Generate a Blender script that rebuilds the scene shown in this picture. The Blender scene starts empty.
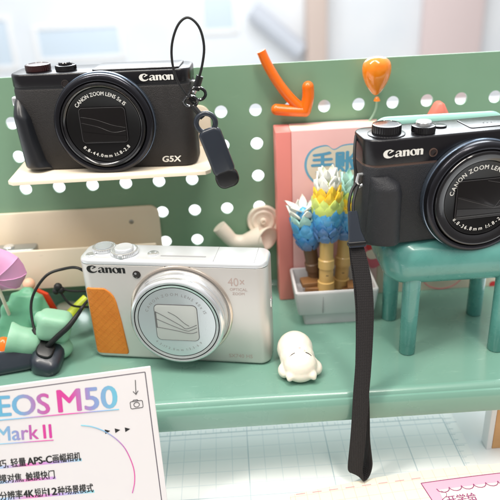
import bpy, bmesh, math, random
from mathutils import Vector, Matrix, Euler
random.seed(7)
S = 0.01                      # the layout is written in millimetre-like units, 100 of them to one Blender unit
C = bpy.context.scene.collection
sc = bpy.context.scene
PI = math.pi

# ------------------------------------------------------------------ camera
PITCH, ROLL, YAW = 0.445765652, 0.0490359112, -0.0251112224
CAM = Vector((154.47, -460.78, 254.4))
FPX = 640.0
def cam_axes():
    cp, sp = math.cos(PITCH), math.sin(PITCH); cr, sr = math.cos(ROLL), math.sin(ROLL); cy, sy = math.cos(YAW), math.sin(YAW)
    f = Vector((-sy*cp, cy*cp, -sp)); r = Vector((cy, sy, 0)); d = f.cross(r)
    return cr*r + sr*d, -sr*r + cr*d, f
RI, DN, FW = cam_axes()
cd = bpy.data.cameras.new('camera'); cam = bpy.data.objects.new('camera', cd); C.objects.link(cam)
M3 = Matrix((RI, -DN, -FW)).transposed()
cam.matrix_world = Matrix.Translation(CAM*S) @ M3.to_4x4()
cd.sensor_width = 36; cd.lens = 36*FPX/500; cd.clip_start = 0.05; cd.clip_end = 400
cd.dof.use_dof = True; cd.dof.focus_distance = 3.95; cd.dof.aperture_fstop = 0.72
sc.camera = cam
# ------------------------------------------------------------------ world, lamps, exposure
w = bpy.data.worlds.new('World'); sc.world = w; w.use_nodes = True
bg = w.node_tree.nodes['Background']; bg.inputs[1].default_value = 0.8
nt = w.node_tree; tc = nt.nodes.new('ShaderNodeTexCoord'); sx_ = nt.nodes.new('ShaderNodeSeparateXYZ'); nt.links.new(tc.outputs['Generated'], sx_.inputs[0])
def wramp(sock, stops):       # bright street side behind the shelf and bright ceiling, dimmer shop interior on the photographer's side
    mr = nt.nodes.new('ShaderNodeMapRange'); mr.inputs[1].default_value = -1; mr.inputs[2].default_value = 1; nt.links.new(sock, mr.inputs[0])
    r = nt.nodes.new('ShaderNodeValToRGB'); nt.links.new(mr.outputs[0], r.inputs[0])
    while len(r.color_ramp.elements) < len(stops): r.color_ramp.elements.new(.5)
    for e, (p_, c_) in zip(r.color_ramp.elements, stops): e.position = p_; e.color = c_ + (1,)
    return r.outputs[0]
ca = wramp(sx_.outputs[1], [(0,(.30,.28,.27)),(.35,(.38,.37,.37)),(.62,(.9,.95,1.0)),(1,(1,1,1))]); cb_ = wramp(sx_.outputs[2], [(0,(0,0,0)),(.5,(0,0,0)),(.78,(.42,.44,.46)),(1,(.6,.6,.6))])
ad = nt.nodes.new('ShaderNodeMix'); ad.data_type = 'RGBA'; ad.blend_type = 'ADD'; ad.inputs[0].default_value = 1; nt.links.new(ca, ad.inputs[6]); nt.links.new(cb_, ad.inputs[7]); nt.links.new(ad.outputs[2], bg.inputs[0])
def area(name, loc, target, sx, sy, power, col):
    l = bpy.data.lights.new(name, 'AREA'); l.shape = 'RECTANGLE'; l.size = sx*S; l.size_y = sy*S; l.energy = power; l.color = col
    o = bpy.data.objects.new(name, l); C.objects.link(o); o.location = Vector(loc)*S
    o.rotation_euler = (Vector(target)-Vector(loc)).to_track_quat('-Z', 'Y').to_euler(); return o
for lx, ly, pw in ((-260,-330,1080), (330,-440,800)): area('ceiling_tube', (lx, ly, 1150), (150, -60, 40), 130, 800, pw, (1, 0.94, 0.85))
area('window_light', (250, 1100, 900), (160, 0, 60), 1400, 700, 2800, (0.92, 0.97, 1.0))
area('wall_fill_lamp', (0, 1300, 1100), (0, 2600, -100), 1600, 700, 2400, (0.95, 0.98, 1.0))  # added fill lamp, only there to brighten the background wall
sc.view_settings.view_transform = 'Standard'; sc.view_settings.look = 'None'
sc.view_settings.exposure = 0.16; sc.view_settings.gamma = 1.0
sc.cycles.max_bounces = 8
try: sc.cycles.use_denoising = True
except Exception: pass

# ------------------------------------------------------------------ layout helpers
def ray(u, v): return RI*((u-250)/FPX) + DN*((v-250)/FPX) + FW
def at(u, v, Y):              # a measured photo position on the upright plane at depth Y
    d = ray(u, v); return CAM + d*((Y-CAM.y)/d.y)
def at_z(u, v, Z):            # the same on the level plane at height Z
    d = ray(u, v); return CAM + d*((Z-CAM.z)/d.z)

def lin(c): return tuple(((x/255)/12.92 if x/255 <= .04045 else ((x/255+.055)/1.055)**2.4) for x in c) + (1,)
def mat(name, c, rough=.5, metal=0, coat=0, bump=None, var=None, trans=0, spec=.5, sss=0, aniso=None):
    m = bpy.data.materials.new(name); m.use_nodes = True; nt = m.node_tree; b = nt.nodes['Principled BSDF']
    b.inputs['Base Color'].default_value = lin(c); b.inputs['Roughness'].default_value = rough; b.inputs['Metallic'].default_value = metal
    b.inputs['Coat Weight'].default_value = coat; b.inputs['Coat Roughness'].default_value = .08
    b.inputs['Transmission Weight'].default_value = trans; b.inputs['Specular IOR Level'].default_value = spec
    if sss: b.inputs['Subsurface Weight'].default_value = sss; b.inputs['Subsurface Scale'].default_value = .03
    tc = nt.nodes.new('ShaderNodeTexCoord')
    if var:                   # (scale, other colour, amount): patchy colour of the thing itself
        n = nt.nodes.new('ShaderNodeTexNoise'); n.inputs['Scale'].default_value = var[0]; n.inputs['Detail'].default_value = 5
        nt.links.new(tc.outputs['Object'], n.inputs['Vector'])
        mx = nt.nodes.new('ShaderNodeMix'); mx.data_type = 'RGBA'
        mx.inputs[6].default_value = lin(c); mx.inputs[7].default_value = lin(var[1])
        mr = nt.nodes.new('ShaderNodeMapRange'); mr.inputs[1].default_value = .35; mr.inputs[2].default_value = .7; mr.inputs[4].default_value = var[2]
        nt.links.new(n.outputs['Fac'], mr.inputs[0]); nt.links.new(mr.outputs[0], mx.inputs[0]); nt.links.new(mx.outputs[2], b.inputs['Base Color'])
        mr2 = nt.nodes.new('ShaderNodeMapRange'); mr2.inputs[3].default_value = max(0, rough-.06); mr2.inputs[4].default_value = min(1, rough+.08)
        nt.links.new(n.outputs['Fac'], mr2.inputs[0]); nt.links.new(mr2.outputs[0], b.inputs['Roughness'])
    if bump:                  # (scale, strength)
        n = nt.nodes.new('ShaderNodeTexNoise'); n.inputs['Scale'].default_value = bump[0]; n.inputs['Detail'].default_value = 3
        nt.links.new(tc.outputs['Object'], n.inputs['Vector'])
        bp = nt.nodes.new('ShaderNodeBump'); bp.inputs['Strength'].default_value = bump[1]; bp.inputs['Distance'].default_value = .01
        nt.links.new(n.outputs['Fac'], bp.inputs['Height']); nt.links.new(bp.outputs[0], b.inputs['Normal'])
    return m
def wear(m, c, scale, amount, stretch=(1,1,1), lo=.62):       # scuffs and dust with a shape of their own
    nt = m.node_tree; b = nt.nodes['Principled BSDF']; src = b.inputs['Base Color'].links[0].from_socket if b.inputs['Base Color'].links else None
    tc = nt.nodes.new('ShaderNodeTexCoord'); mp = nt.nodes.new('ShaderNodeMapping'); mp.inputs['Scale'].default_value = stretch; mp.inputs['Rotation'].default_value = (.3,.2,.6)
    nt.links.new(tc.outputs['Object'], mp.inputs['Vector']); n = nt.nodes.new('ShaderNodeTexNoise'); n.inputs['Scale'].default_value = scale; n.inputs['Detail'].default_value = 8; n.inputs['Roughness'].default_value = .7
    nt.links.new(mp.outputs[0], n.inputs['Vector']); mr = nt.nodes.new('ShaderNodeMapRange'); mr.inputs[1].default_value = lo; mr.inputs[2].default_value = lo+.1; mr.inputs[4].default_value = amount
    nt.links.new(n.outputs['Fac'], mr.inputs[0]); mx = nt.nodes.new('ShaderNodeMix'); mx.data_type = 'RGBA'; nt.links.new(mr.outputs[0], mx.inputs[0])
    if src: nt.links.new(src, mx.inputs[6])
    else: mx.inputs[6].default_value = b.inputs['Base Color'].default_value
    mx.inputs[7].default_value = lin(c); nt.links.new(mx.outputs[2], b.inputs['Base Color'])
def ramp_mat(name, stops, x0, x1, rough=.6):   # printed ink that changes colour along the print's own x axis
    m = mat(name, (128, 128, 128), rough); nt = m.node_tree
    tc = nt.nodes.new('ShaderNodeTexCoord'); sp = nt.nodes.new('ShaderNodeSeparateXYZ'); nt.links.new(tc.outputs['Object'], sp.inputs[0])
    mr = nt.nodes.new('ShaderNodeMapRange'); mr.inputs[1].default_value = x0*S; mr.inputs[2].default_value = x1*S
    nt.links.new(sp.outputs[0], mr.inputs[0]); r = nt.nodes.new('ShaderNodeValToRGB'); nt.links.new(mr.outputs[0], r.inputs[0])
    el = r.color_ramp.elements
    while len(el) < len(stops): el.new(.5)
    for e, (p, c) in zip(el, stops): e.position = p; e.color = lin(c)
    nt.links.new(r.outputs[0], nt.nodes['Principled BSDF'].inputs['Base Color']); return m

def frame(o, ux, uy, uz):
    o, ux, uy, uz = Vector(o), Vector(ux), Vector(uy), Vector(uz)
    return lambda a, b, c=0: o + ux*a + uy*b + uz*c
XYZ = frame((0,0,0), (1,0,0), (0,1,0), (0,0,1))
def rr(w, d, r, n=6, cx=0, cy=0):
    r = max(.01, min(r, w/2-.005, d/2-.005)); pts = []
    for (sx, sy, a0) in ((1,1,0), (-1,1,90), (-1,-1,180), (1,-1,270)):
        for k in range(n+1):
            a = math.radians(a0+90*k/n); pts.append((cx+sx*(w/2-r)+r*math.cos(a), cy+sy*(d/2-r)+r*math.sin(a)))
    return pts
def spline(pts, n=8, closed=False):
    P = [Vector(p) for p in pts]; out = []; N = len(P)
    for i in range(N if closed else N-1):
        if closed: a, b, c, d = P[i-1], P[i], P[(i+1) % N], P[(i+2) % N]
        else: a, b, c, d = P[max(i-1,0)], P[i], P[i+1], P[min(i+2,N-1)]
        for k in range(n):
            t = k/n; out.append(.5*((2*b)+(c-a)*t+(2*a-5*b+4*c-d)*t*t+(3*b-a-3*c+d)*t**3))
    if not closed: out.append(P[-1])
    return out

class MB:
    def __init__(s, off=(0,0,0)): s.v = []; s.f = []; s.off = Vector(off)
    def add(s, vs, fs):
        b = len(s.v); s.v += [Vector(p) for p in vs]; s.f += [tuple(b+i for i in f) for f in fs]; return s
    def loft(s, rings, cap0=True, cap1=True, close=True):
        n = len(rings[0]); vs = [p for r in rings for p in r]; fs = []
        for i in range(len(rings)-1):
            for k in range(n if close else n-1):
                a, b = i*n+k, i*n+(k+1) % n; fs.append((a, b, b+n, a+n))
        if cap0: fs.append(tuple(reversed(range(n))))
        if cap1: fs.append(tuple(range((len(rings)-1)*n, len(rings)*n)))
        return s.add(vs, fs)
    def slab(s, w, d, h, r, b, F=XYZ, n=6, b0=None, taper=0):   # rounded-corner slab, edges rounded by b; F maps (a,b,c)
        b0 = b if b0 is None else b0; R = []
        for k in range(4):
            t = PI/2*k/3; i = b0*(1-math.sin(t)); R.append((i, b0*(1-math.cos(t))))
        for k in range(4):
            t = PI/2*k/3; i = b*(1-math.cos(t)); R.append((i, h-b+b*math.sin(t)))
        return s.loft([[F(x, y, z) for x, y in rr(w-2*i-2*taper*z/h, d-2*i-2*taper*z/h, r-i, n)] for i, z in R])
    def box(s, x0, x1, y0, y1, z0, z1, b=.4, r=None, n=3):
        F = frame(((x0+x1)/2, (y0+y1)/2, z0), (1,0,0), (0,1,0), (0,0,1))
        return s.slab(x1-x0, y1-y0, z1-z0, r if r is not None else b*1.2, b, F, n)
    def prism(s, out, F, h0, h1, bev=0):
        cx = sum(p[0] for p in out)/len(out); cy = sum(p[1] for p in out)/len(out)
        def ins(i):
            q = []
            N = len(out)
            for k in range(N):
                a, b, c = Vector(out[k-1]), Vector(out[k]), Vector(out[(k+1) % N])
                t = (c-a); t = t.normalized() if t.length > 1e-9 else Vector((1,0)); nrm = Vector((-t.y, t.x)); q.append(b+nrm*i)
            return q
        if bev:
            R = [(0, h0), (0, h1-bev), (bev*.3, h1-bev*.3), (bev, h1)]
        else: R = [(0, h0), (0, h1)]
        return s.loft([[F(p[0], p[1], h) for p in ins(i)] for i, h in R])
    def lathe(s, prof, F, n=64, cap0=True, cap1=True):     # prof of (radius, height); F maps (a,b,height)
        return s.loft([[F(r*math.cos(2*PI*k/n), r*math.sin(2*PI*k/n), h) for k in range(n)] for r, h in prof], cap0, cap1)
    def tube(s, pts, rad, n=10, closed=False, flat=1.0):
        P = [Vector(p) for p in pts]; N = len(P); rings = []; up = Vector((0.123, .2, 1)).normalized()
        prev = None
        for i in range(N):
            t = (P[(i+1) % N]-P[i-1]) if closed else (P[min(i+1,N-1)]-P[max(i-1,0)])
            t.normalize()
            if prev is None: x = t.cross(up); x = x.normalized() if x.length > .01 else t.orthogonal().normalized()
            else: x = (prev - t*prev.dot(t)).normalized()
            prev = x; y = t.cross(x); r = rad[i] if isinstance(rad, (list, tuple)) else rad
            rings.append([P[i]+x*r*math.cos(2*PI*k/n)+y*r*flat*math.sin(2*PI*k/n) for k in range(n)])
        if closed: rings.append(rings[0])
        return s.loft(rings, not closed, not closed)
    def ribbon(s, pts, side, width, thick):               # strap: centre line, side vectors, width, thickness
        P = [Vector(p) for p in pts]; N = len(P); rings = []
        for i in range(N):
            t = (P[min(i+1,N-1)]-P[max(i-1,0)]).normalized()
            sd = Vector(side[i] if isinstance(side, list) else side); sd = (sd - t*sd.dot(t)).normalized(); nm = t.cross(sd)
            wd = width[i] if isinstance(width, list) else width
            rings.append([P[i]+sd*x*wd/2+nm*y*thick/2 for x, y in ((-1,-.5),(-.94,-1),(0,-1.1),(.94,-1),(1,-.5),(1,.5),(.94,1),(0,1.1),(-.94,1),(-1,.5))])
        return s.loft(rings)
    def ball(s, c, r, rot=(0,0,0), n=20):
        c = Vector(c); r = (r,)*3 if not isinstance(r, (tuple, list)) else r; E = Euler(rot).to_matrix()
        rings = []
        for i in range(n//2+1):
            a = PI*i/(n//2); a = min(max(a, .02), PI-.02)
            rings.append([c+E@Vector((r[0]*math.sin(a)*math.cos(2*PI*k/n), r[1]*math.sin(a)*math.sin(2*PI*k/n), -r[2]*math.cos(a))) for k in range(n)])
        return s.loft(rings)
    def text(s, body, size, F, x=0, y=0, h=.06, bold=0, align='LEFT', wscale=1, shear=0, spacing=1):
        cu = bpy.data.curves.new('t', 'FONT'); cu.body = body; cu.size = size; cu.align_x = align; cu.shear = shear; cu.space_character = spacing; cu.resolution_u = 4
        o = bpy.data.objects.new('t', cu); C.objects.link(o)
        m = bpy.data.meshes.new_from_object(o.evaluated_get(bpy.context.evaluated_depsgraph_get()))
        for i, (dx, dy) in enumerate(((0,0),) if not bold else ((0,0),(bold,0),(-bold,0),(0,bold*.6),(0,-bold*.6))):   # a heavier face from shifted layers
            s.add([F(p.co.x*wscale+x+dx, p.co.y+y+dy, h+p.co.z+.006*i) for p in m.vertices], [tuple(f.vertices) for f in m.polygons])
        bpy.data.objects.remove(o); bpy.data.meshes.remove(m); bpy.data.curves.remove(cu); return s
    def arc_text(s, body, size, F, r, a_mid, h, bold=0, inward=False, gap=.12, a_span=None):
        ws = []
        for ch in body:
            if ch == ' ': ws.append((0, .32*size)); continue
            cu = bpy.data.curves.new('t', 'FONT'); cu.body = ch; cu.size = size; o = bpy.data.objects.new('t', cu); C.objects.link(o)
            m = bpy.data.meshes.new_from_object(o.evaluated_get(bpy.context.evaluated_depsgraph_get()))
            xs = [p.co.x for p in m.vertices]; ws.append((min(xs), max(xs)-min(xs)+gap*size))
            bpy.data.objects.remove(o); bpy.data.meshes.remove(m); bpy.data.curves.remove(cu)
        tot = sum(x[1] for x in ws); k = 1 if a_span is None else math.radians(a_span)*r/tot
        pos = -tot*k/2
        for ch, (x0, wd) in zip(body, ws):
            mid = pos+wd*k/2; pos += wd*k
            if ch == ' ': continue
            a = math.radians(a_mid) + (mid/r if inward else -mid/r)
            ct = (math.cos(a), math.sin(a)); tg = (-ct[1], ct[0]) if inward else (ct[1], -ct[0]); up = (-ct[0], -ct[1]) if inward else ct
            G = lambda p, q, c=0, ct=ct, tg=tg, up=up: F(ct[0]*r+tg[0]*p+up[0]*q, ct[1]*r+tg[1]*p+up[1]*q, c)
            kk = min(1, k); s.text(ch, size, G, x=(-x0-(wd-gap*size)/2)*kk, y=-.35*size, h=h, bold=bold, wscale=kk)
        return s
    def poly_curve(s, loops, F, h):                        # filled outline with holes
        cu = bpy.data.curves.new('t', 'CURVE'); cu.dimensions = '2D'; cu.fill_mode = 'FRONT'
        for lp in loops:
            sp = cu.splines.new('POLY'); sp.points.add(len(lp)-1); sp.use_cyclic_u = True
            for p, q in zip(sp.points, lp): p.co = (q[0], q[1], 0, 1)
        o = bpy.data.objects.new('t', cu); C.objects.link(o)
        m = bpy.data.meshes.new_from_object(o.evaluated_get(bpy.context.evaluated_depsgraph_get()))
        s.add([F(p.co.x, p.co.y, h) for p in m.vertices], [tuple(f.vertices) for f in m.polygons])
        bpy.data.objects.remove(o); bpy.data.meshes.remove(m); bpy.data.curves.remove(cu); return s
    def mesh(s, name, m, angle=38, flip=True):
        me = bpy.data.meshes.new(name); me.from_pydata([(p+s.off)*S for p in s.v], [], s.f)
        if flip:
            bm = bmesh.new(); bm.from_mesh(me); bmesh.ops.recalc_face_normals(bm, faces=bm.faces); bm.to_mesh(me); bm.free()
        me.materials.append(m); me.polygons.foreach_set('use_smooth', [True]*len(me.polygons)); me.set_sharp_from_angle(angle=math.radians(angle)); me.update()
        return me
    def build(s, name, m, parent=None, angle=38, origin=None, flip=True):
        if origin is not None: s.off = s.off-Vector(origin)
        o = bpy.data.objects.new(name, s.mesh(name, m, angle, flip)); C.objects.link(o)
        if origin is not None: o.location = Vector(origin)*S
        if parent: o.parent = parent
        return o
def fuse(o, voxel, smooth=6, angle=180):                   # melt the pieces of one moulded part into one surface
    a = o.modifiers.new('r', 'REMESH'); a.mode = 'VOXEL'; a.voxel_size = voxel*S
    b = o.modifiers.new('s', 'SMOOTH'); b.factor = .5; b.iterations = smooth
    m = bpy.data.meshes.new_from_object(o.evaluated_get(bpy.context.evaluated_depsgraph_get())); m.name = o.name
    o.modifiers.clear(); o.data = m; m.polygons.foreach_set('use_smooth', [True]*len(m.polygons)); return o
def tag(o, label=None, cat=None, group=None, kind=None):
    if label: o['label'] = label
    if cat: o['category'] = cat
    if group: o['group'] = group
    if kind: o['kind'] = kind
    return o
def thing(name, loc, yaw, label, cat, group=None, rot=None):
    o = bpy.data.objects.new(name, None); C.objects.link(o); o.location = Vector(loc)*S; o.rotation_euler = rot or (0,0,yaw); o.empty_display_size = .1
    return tag(o, label, cat, group)

# ------------------------------------------------------------------ materials
M = dict(
 board=mat('green_paint', (127,162,135), .4, var=(3, (119,155,127), .5), bump=(60,.03)),
 shelf=mat('green_shelf_paint', (116,157,142), .27, coat=.3, var=(2.5, (108,150,134), .6), bump=(40,.03)),
 cream=mat('cream_paint', (243,229,207), .42, var=(4, (239,223,199), .5)),
 blackbody=mat('black_leatherette', (33,30,30), .55, bump=(210,.5)),
 blacktop=mat('black_satin_metal', (20,19,23), .24, bump=(300,.1)),
 blackgloss=mat('black_gloss_metal', (24,23,26), .14, metal=.3, coat=.7),
 blackring=mat('black_anodised_ring', (50,50,55), .2, metal=.8, bump=(200,.04)),
 blackface=mat('black_lens_face', (13,12,13), .3, spec=.35),
 blade=mat('black_shutter_blade', (26,23,23), .24, metal=.5, coat=.3),
 bladeline=mat('blade_edge_line', (62,60,62), .3),
 white_ink=mat('white_print', (240,238,232), .6), black_ink=mat('black_print', (18,18,20), .6),
 pinkgrey=mat('pinkish_grey_print', (184,164,158), .6), greyink=mat('grey_print', (150,150,152), .6),
 bluesteel=mat('blue_steel_rim', (128,142,160), .2, metal=.9), blackbody_cool=mat('cool_black_leatherette', (30,31,36), .5, bump=(210,.5)),
 silver=mat('silver_satin_metal', (207,204,200), .36, metal=.4, bump=(220,.05)),
 silvertop=mat('silver_top_metal', (222,225,228), .3, metal=.45),
 chrome=mat('polished_silver', (226,228,230), .24, metal=.75),
 brushed=mat('brushed_lens_face', (205,212,216), .36, metal=.7, bump=(90,.06)),
 window_grey=mat('grey_lens_cover', (186,190,187), .42),
 orange_leather=mat('orange_leather', (212,128,38), .55, bump=(150,.3), var=(12,(200,114,28),.8)),
 dark=mat('dark_line', (28,29,32), .5), lampglass=mat('lamp_lens', (38,30,28), .1, coat=1),
 copper=mat('copper_line', (112,92,84), .35, metal=.5),
 strap=mat('black_webbing', (26,23,25), .85, bump=(160,.9)), cord=mat('black_cord', (16,16,18), .55),
 griprubber=mat('black_grip_rubber', (27,29,34), .36, coat=.1, bump=(40,.05)), rubber=mat('black_smooth_plastic', (38,44,54), .32, coat=.15, bump=(25,.05)), rubberdark=mat('black_plastic_end', (14,14,16), .35),
 teal=mat('teal_plastic', (82,146,138), .27, coat=.35, var=(9,(98,160,152),.7), bump=(22,.06), sss=.05),
 mint=mat('mint_plastic', (140,190,178), .3, coat=.3, var=(6,(152,200,188),.6)),
 orange=mat('orange_plastic', (240,112,14), .3, coat=.3, sss=.1), orangeballoon=mat('orange_balloon', (244,132,20), .16, coat=.8, sss=.15, var=(30,(250,150,40),.6)),
 string=mat('clear_string', (160,190,168), .3),
 salmon=mat('salmon_cover', (232,138,130), .5), pink=mat('pink_cover', (236,184,182), .45, var=(7,(240,192,188),.5)), pages=mat('cream_pages', (238,228,206), .7),
 blue_ink=mat('blue_print', (112,172,204), .55), cream_ink=mat('cream_print', (228,214,196), .55), red_ink=mat('red_print', (206,48,52), .55), teal_ink=mat('turquoise_print', (96,190,190), .55), yellow_ink=mat('yellow_print', (236,206,90), .55), rose_ink=mat('rose_print', (216,104,118), .55),
 board_card=mat('beige_card', (224,206,186), .6, var=(3,(228,214,196),.6)),
 ivory=mat('ivory_vinyl', (238,230,214), .42, sss=.25), eye=mat('eye_paint', (60,54,58), .5),
 greyplastic=mat('pale_grey_plastic', (206,205,207), .4, coat=.1), brown=mat('brown_brick', (130,92,56), .45), tan=mat('tan_brick', (206,170,104), .4, coat=.15), darkbrown=mat('dark_brown_brick', (104,78,56), .45),
 p_blue=mat('blue_petal', (66,134,194), .32, coat=.2), p_blue2=mat('bright_blue_petal', (84,164,216), .32, coat=.2), p_slate=mat('slate_petal', (84,124,174), .32, coat=.2), p_lime=mat('lime_petal', (206,224,120), .35, coat=.2), p_yellow=mat('yellow_petal', (246,206,60), .35, coat=.2), p_white=mat('white_petal', (240,242,234), .4), p_aqua=mat('aqua_petal', (178,224,216), .35),
 horn=mat('beige_plastic', (240,230,215), .4), coral=mat('coral_plastic', (232,128,112), .45),
 toygreen=mat('green_vinyl', (104,172,136), .42, sss=.1, var=(8,(86,154,122),.6)), toygreen2=mat('mint_vinyl', (144,190,162), .42, sss=.1, bump=(9,.35), var=(7,(128,178,148),.6)), lilac=mat('lilac_plastic', (216,156,196), .45, sss=.1), red=mat('red_orange_plastic', (222,66,32), .4), lime=mat('lime_plastic', (196,212,54), .35), steel=mat('grey_metal', (170,172,170), .35, metal=.7),
 paper=mat('white_paper', (221,217,218), .55), desk=mat('white_desk_top', (232,234,236), .35, var=(2,(226,229,232),.5)),
 wood=mat('orange_wood', (212,166,114), .5, var=(5,(198,146,92),.8)), white_edge=mat('white_edge_band', (228,230,230), .5),
)
wear(M['teal'], (190,224,216), 9, .35, (1,1.4,2.5), .62); wear(M['shelf'], (170,206,190), 5, .3, (1,5,1), .61); wear(M['board'], (150,188,160), 6, .25, (1,1,4), .62); wear(M['mint'], (206,230,222), 8, .4, (1,1,4)); wear(M['blackbody'], (84,78,74), 60, .5, (1,1,1), .68); wear(M['blackbody_cool'], (84,82,86), 60, .5, (1,1,1), .68); wear(M['orange'], (250,160,80), 14, .4, (1,1,3)); wear(M['cream'], (200,184,160), 6, .4, (1,1,3), .64)
def weave(m, sx, sz):                                      # webbing: crossed ribs in the bump
    nt = m.node_tree; b = nt.nodes['Principled BSDF']; tc = nt.nodes.new('ShaderNodeTexCoord')
    w1 = nt.nodes.new('ShaderNodeTexWave'); w1.bands_direction = 'Z'; w1.inputs['Scale'].default_value = sz; w1.inputs['Distortion'].default_value = .4
    w2 = nt.nodes.new('ShaderNodeTexWave'); w2.bands_direction = 'X'; w2.inputs['Scale'].default_value = sx; w2.inputs['Distortion'].default_value = .4
    mu = nt.nodes.new('ShaderNodeMath'); mu.operation = 'MULTIPLY'
    for x in (w1, w2): nt.links.new(tc.outputs['Object'], x.inputs['Vector'])
    nt.links.new(w1.outputs['Fac'], mu.inputs[0]); nt.links.new(w2.outputs['Fac'], mu.inputs[1])
    bp = nt.nodes.new('ShaderNodeBump'); bp.inputs['Strength'].default_value = .8; bp.inputs['Distance'].default_value = .012
    nt.links.new(mu.outputs[0], bp.inputs['Height']); nt.links.new(bp.outputs[0], b.inputs['Normal'])
    mx = nt.nodes.new('ShaderNodeMix'); mx.data_type = 'RGBA'; mx.inputs[6].default_value = lin((24,21,23)); mx.inputs[7].default_value = lin((44,38,40))
    nt.links.new(mu.outputs[0], mx.inputs[0]); nt.links.new(mx.outputs[2], b.inputs['Base Color'])
weave(M['strap'], 30, 34)
def grid_mat(name, base, line, cell, wid, strong=0, x0=0, y0=0, line2=None, rough=.4, coat=0):
    m = mat(name, base, rough, coat=coat); nt = m.node_tree; b = nt.nodes['Principled BSDF']
    tc = nt.nodes.new('ShaderNodeTexCoord'); sp = nt.nodes.new('ShaderNodeSeparateXYZ'); nt.links.new(tc.outputs['Object'], sp.inputs[0])
    def mth(op, a, bb=None):
        n = nt.nodes.new('ShaderNodeMath'); n.operation = op
        for i, x in enumerate((a, bb)):
            if x is None: continue
            if isinstance(x, (int, float)): n.inputs[i].default_value = x
            else: nt.links.new(x, n.inputs[i])
        return n.outputs[0]
    def lines(cell, wid):
        o = None
        for k, off in ((0, x0), (1, y0)):
            q = mth('SUBTRACT', sp.outputs[k], off*S); q = mth('DIVIDE', q, cell*S); q = mth('ADD', q, 500.5); q = mth('FRACT', q); q = mth('SUBTRACT', q, .5); q = mth('ABSOLUTE', q)
            q = mth('LESS_THAN', q, wid/cell/2); o = q if o is None else mth('MAXIMUM', o, q)
        return o
    f = lines(cell, wid); mx = nt.nodes.new('ShaderNodeMix'); mx.data_type = 'RGBA'; mx.inputs[6].default_value = lin(base); mx.inputs[7].default_value = lin(line)
    nt.links.new(f, mx.inputs[0]); out = mx.outputs[2]
    if strong:
        f2 = lines(cell*strong, wid*1.25); mx2 = nt.nodes.new('ShaderNodeMix'); mx2.data_type = 'RGBA'; mx2.inputs[7].default_value = lin(line2 or line)
        nt.links.new(f2, mx2.inputs[0]); nt.links.new(out, mx2.inputs[6]); out = mx2.outputs[2]
    nt.links.new(out, b.inputs['Base Color']); return m

# ------------------------------------------------------------------ the setting
DZ = -68
tag(MB().box(-900, 900, -420, 900, DZ-25, DZ, 2, 4).build('desk', M['desk']), kind='structure')
tag(MB().add([(-6000,-1500,-800),(6000,-1500,-800),(6000,6000,-800),(-6000,6000,-800)], [(0,1,2,3)]).build('floor', mat('pale_floor', (214,214,212), .5, var=(.4,(196,198,200),.6))), kind='structure')
BY = 2600
wallm = mat('white_wall', (236,238,240), .7, var=(.25,(216,224,232),.7))
tag(MB().box(-3200, 3200, BY, BY+30, -800, 1400, 1).build('wall', wallm), kind='structure')
paneblue = mat('pale_blue_glass', (208,222,234), .3, coat=.2); greyband = mat('pale_grey_band', (196,201,210), .6); tanm = mat('tan_post_paint', (202,184,174), .6); whitefr = mat('white_frame', (240,240,240), .5)
def wall_window(u0, u1, v0, v1, label):
    a, b = at(u0, v1, BY), at(u1, v0, BY); t = thing('window', (( a.x+b.x)/2, BY-6, a.z), 0, label, 'window')
    wd, h = b.x-a.x, b.z-a.z
    MB().box(-wd/2, wd/2, 0, 4, 0, h, 1).build('pane', paneblue, t)
    f = MB()
    for x in (-wd/2-20, wd/2): f.box(x, x+20, -8, 5, -20, h+20, 2)
    f.box(-wd/2, wd/2, -7, 5, -20, 0, 2); f.box(-wd/2, wd/2, -7, 5, h, h+20, 2); f.build('frame', whitefr, t)
wall_window(42, 118, 26, 58, 'pale blue window seen blurred above the camera on the cream tray')
wall_window(-10, 6, 20, 66, 'pale blue window at the far left edge of the blurred background')
wall_window(205, 232, -10, 30, 'small pale blue window just right of the black cord loop, blurred')
p = at(316, 40, BY-60); tag(MB().box(p.x-45, p.x+45, BY-100, BY-10, -800, 1200, 3).build('post', tanm), 'blurred tan post in the background above the orange balloon', 'post')
p = at(300, 50, BY-40); q = at(252, 10, BY-40)
tag(MB().tube([(q.x, BY-60, q.z), (p.x, BY-60, p.z)], 40).build('beam', greyband), 'blurred grey slanting beam in the background above the orange arrow', 'beam')
p = at(455, 30, BY-40); tag(MB().box(p.x-150, p.x+120, BY-60, BY-8, -800, 300, 3).build('cupboard', mat('rosy_white_board', (216,198,196), .6)), 'blurred off white cupboard in the background at the upper right', 'cupboard')

# ------------------------------------------------------------------ pegboard shelf
XL, XR, ZT = -87.5, 364, 178
t = thing('pegboard_shelf', (130, -70, 0), 0, 'green metal display shelf with perforated pegboard back panel', 'shelf')
o0 = (-130, 70, 0)
b = MB(o0); TH = 1.8; hr = 4.5
def quad(x0, x1, z0, z1):
    for y in (0, TH): b.add([(x0,y,z0),(x1,y,z0),(x1,y,z1),(x0,y,z1)], [(0,1,2,3)])
cols = range(-3, 15); rows = [146-25*j for j in range(0, 6)]
for k in cols:
    for z in rows:
        cx = 25*k; n = 32; sq = []
        for i in range(n):
            a = 2*PI*i/n; c, s_ = math.cos(a), math.sin(a); m_ = 12.5/max(abs(c), abs(s_)); sq.append((c*m_, s_*m_))
        vs = []; fs = []
        for y in (0, TH):
            vs += [(cx+hr*math.cos(2*PI*i/n), y, z+hr*math.sin(2*PI*i/n)) for i in range(n)] + [(cx+p[0], y, z+p[1]) for p in sq]
        for i in range(n):
            j = (i+1) % n
            fs += [(i, j, n+j, n+i), (2*n+j, 2*n+i, 3*n+i, 3*n+j), (j, i, 2*n+i, 2*n+j)]
        b.add(vs, fs)
xa, xb = -87.5, 362.5
quad(xa, xb, 6, 8.5); quad(xb, XR, 6, 158.5)
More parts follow.
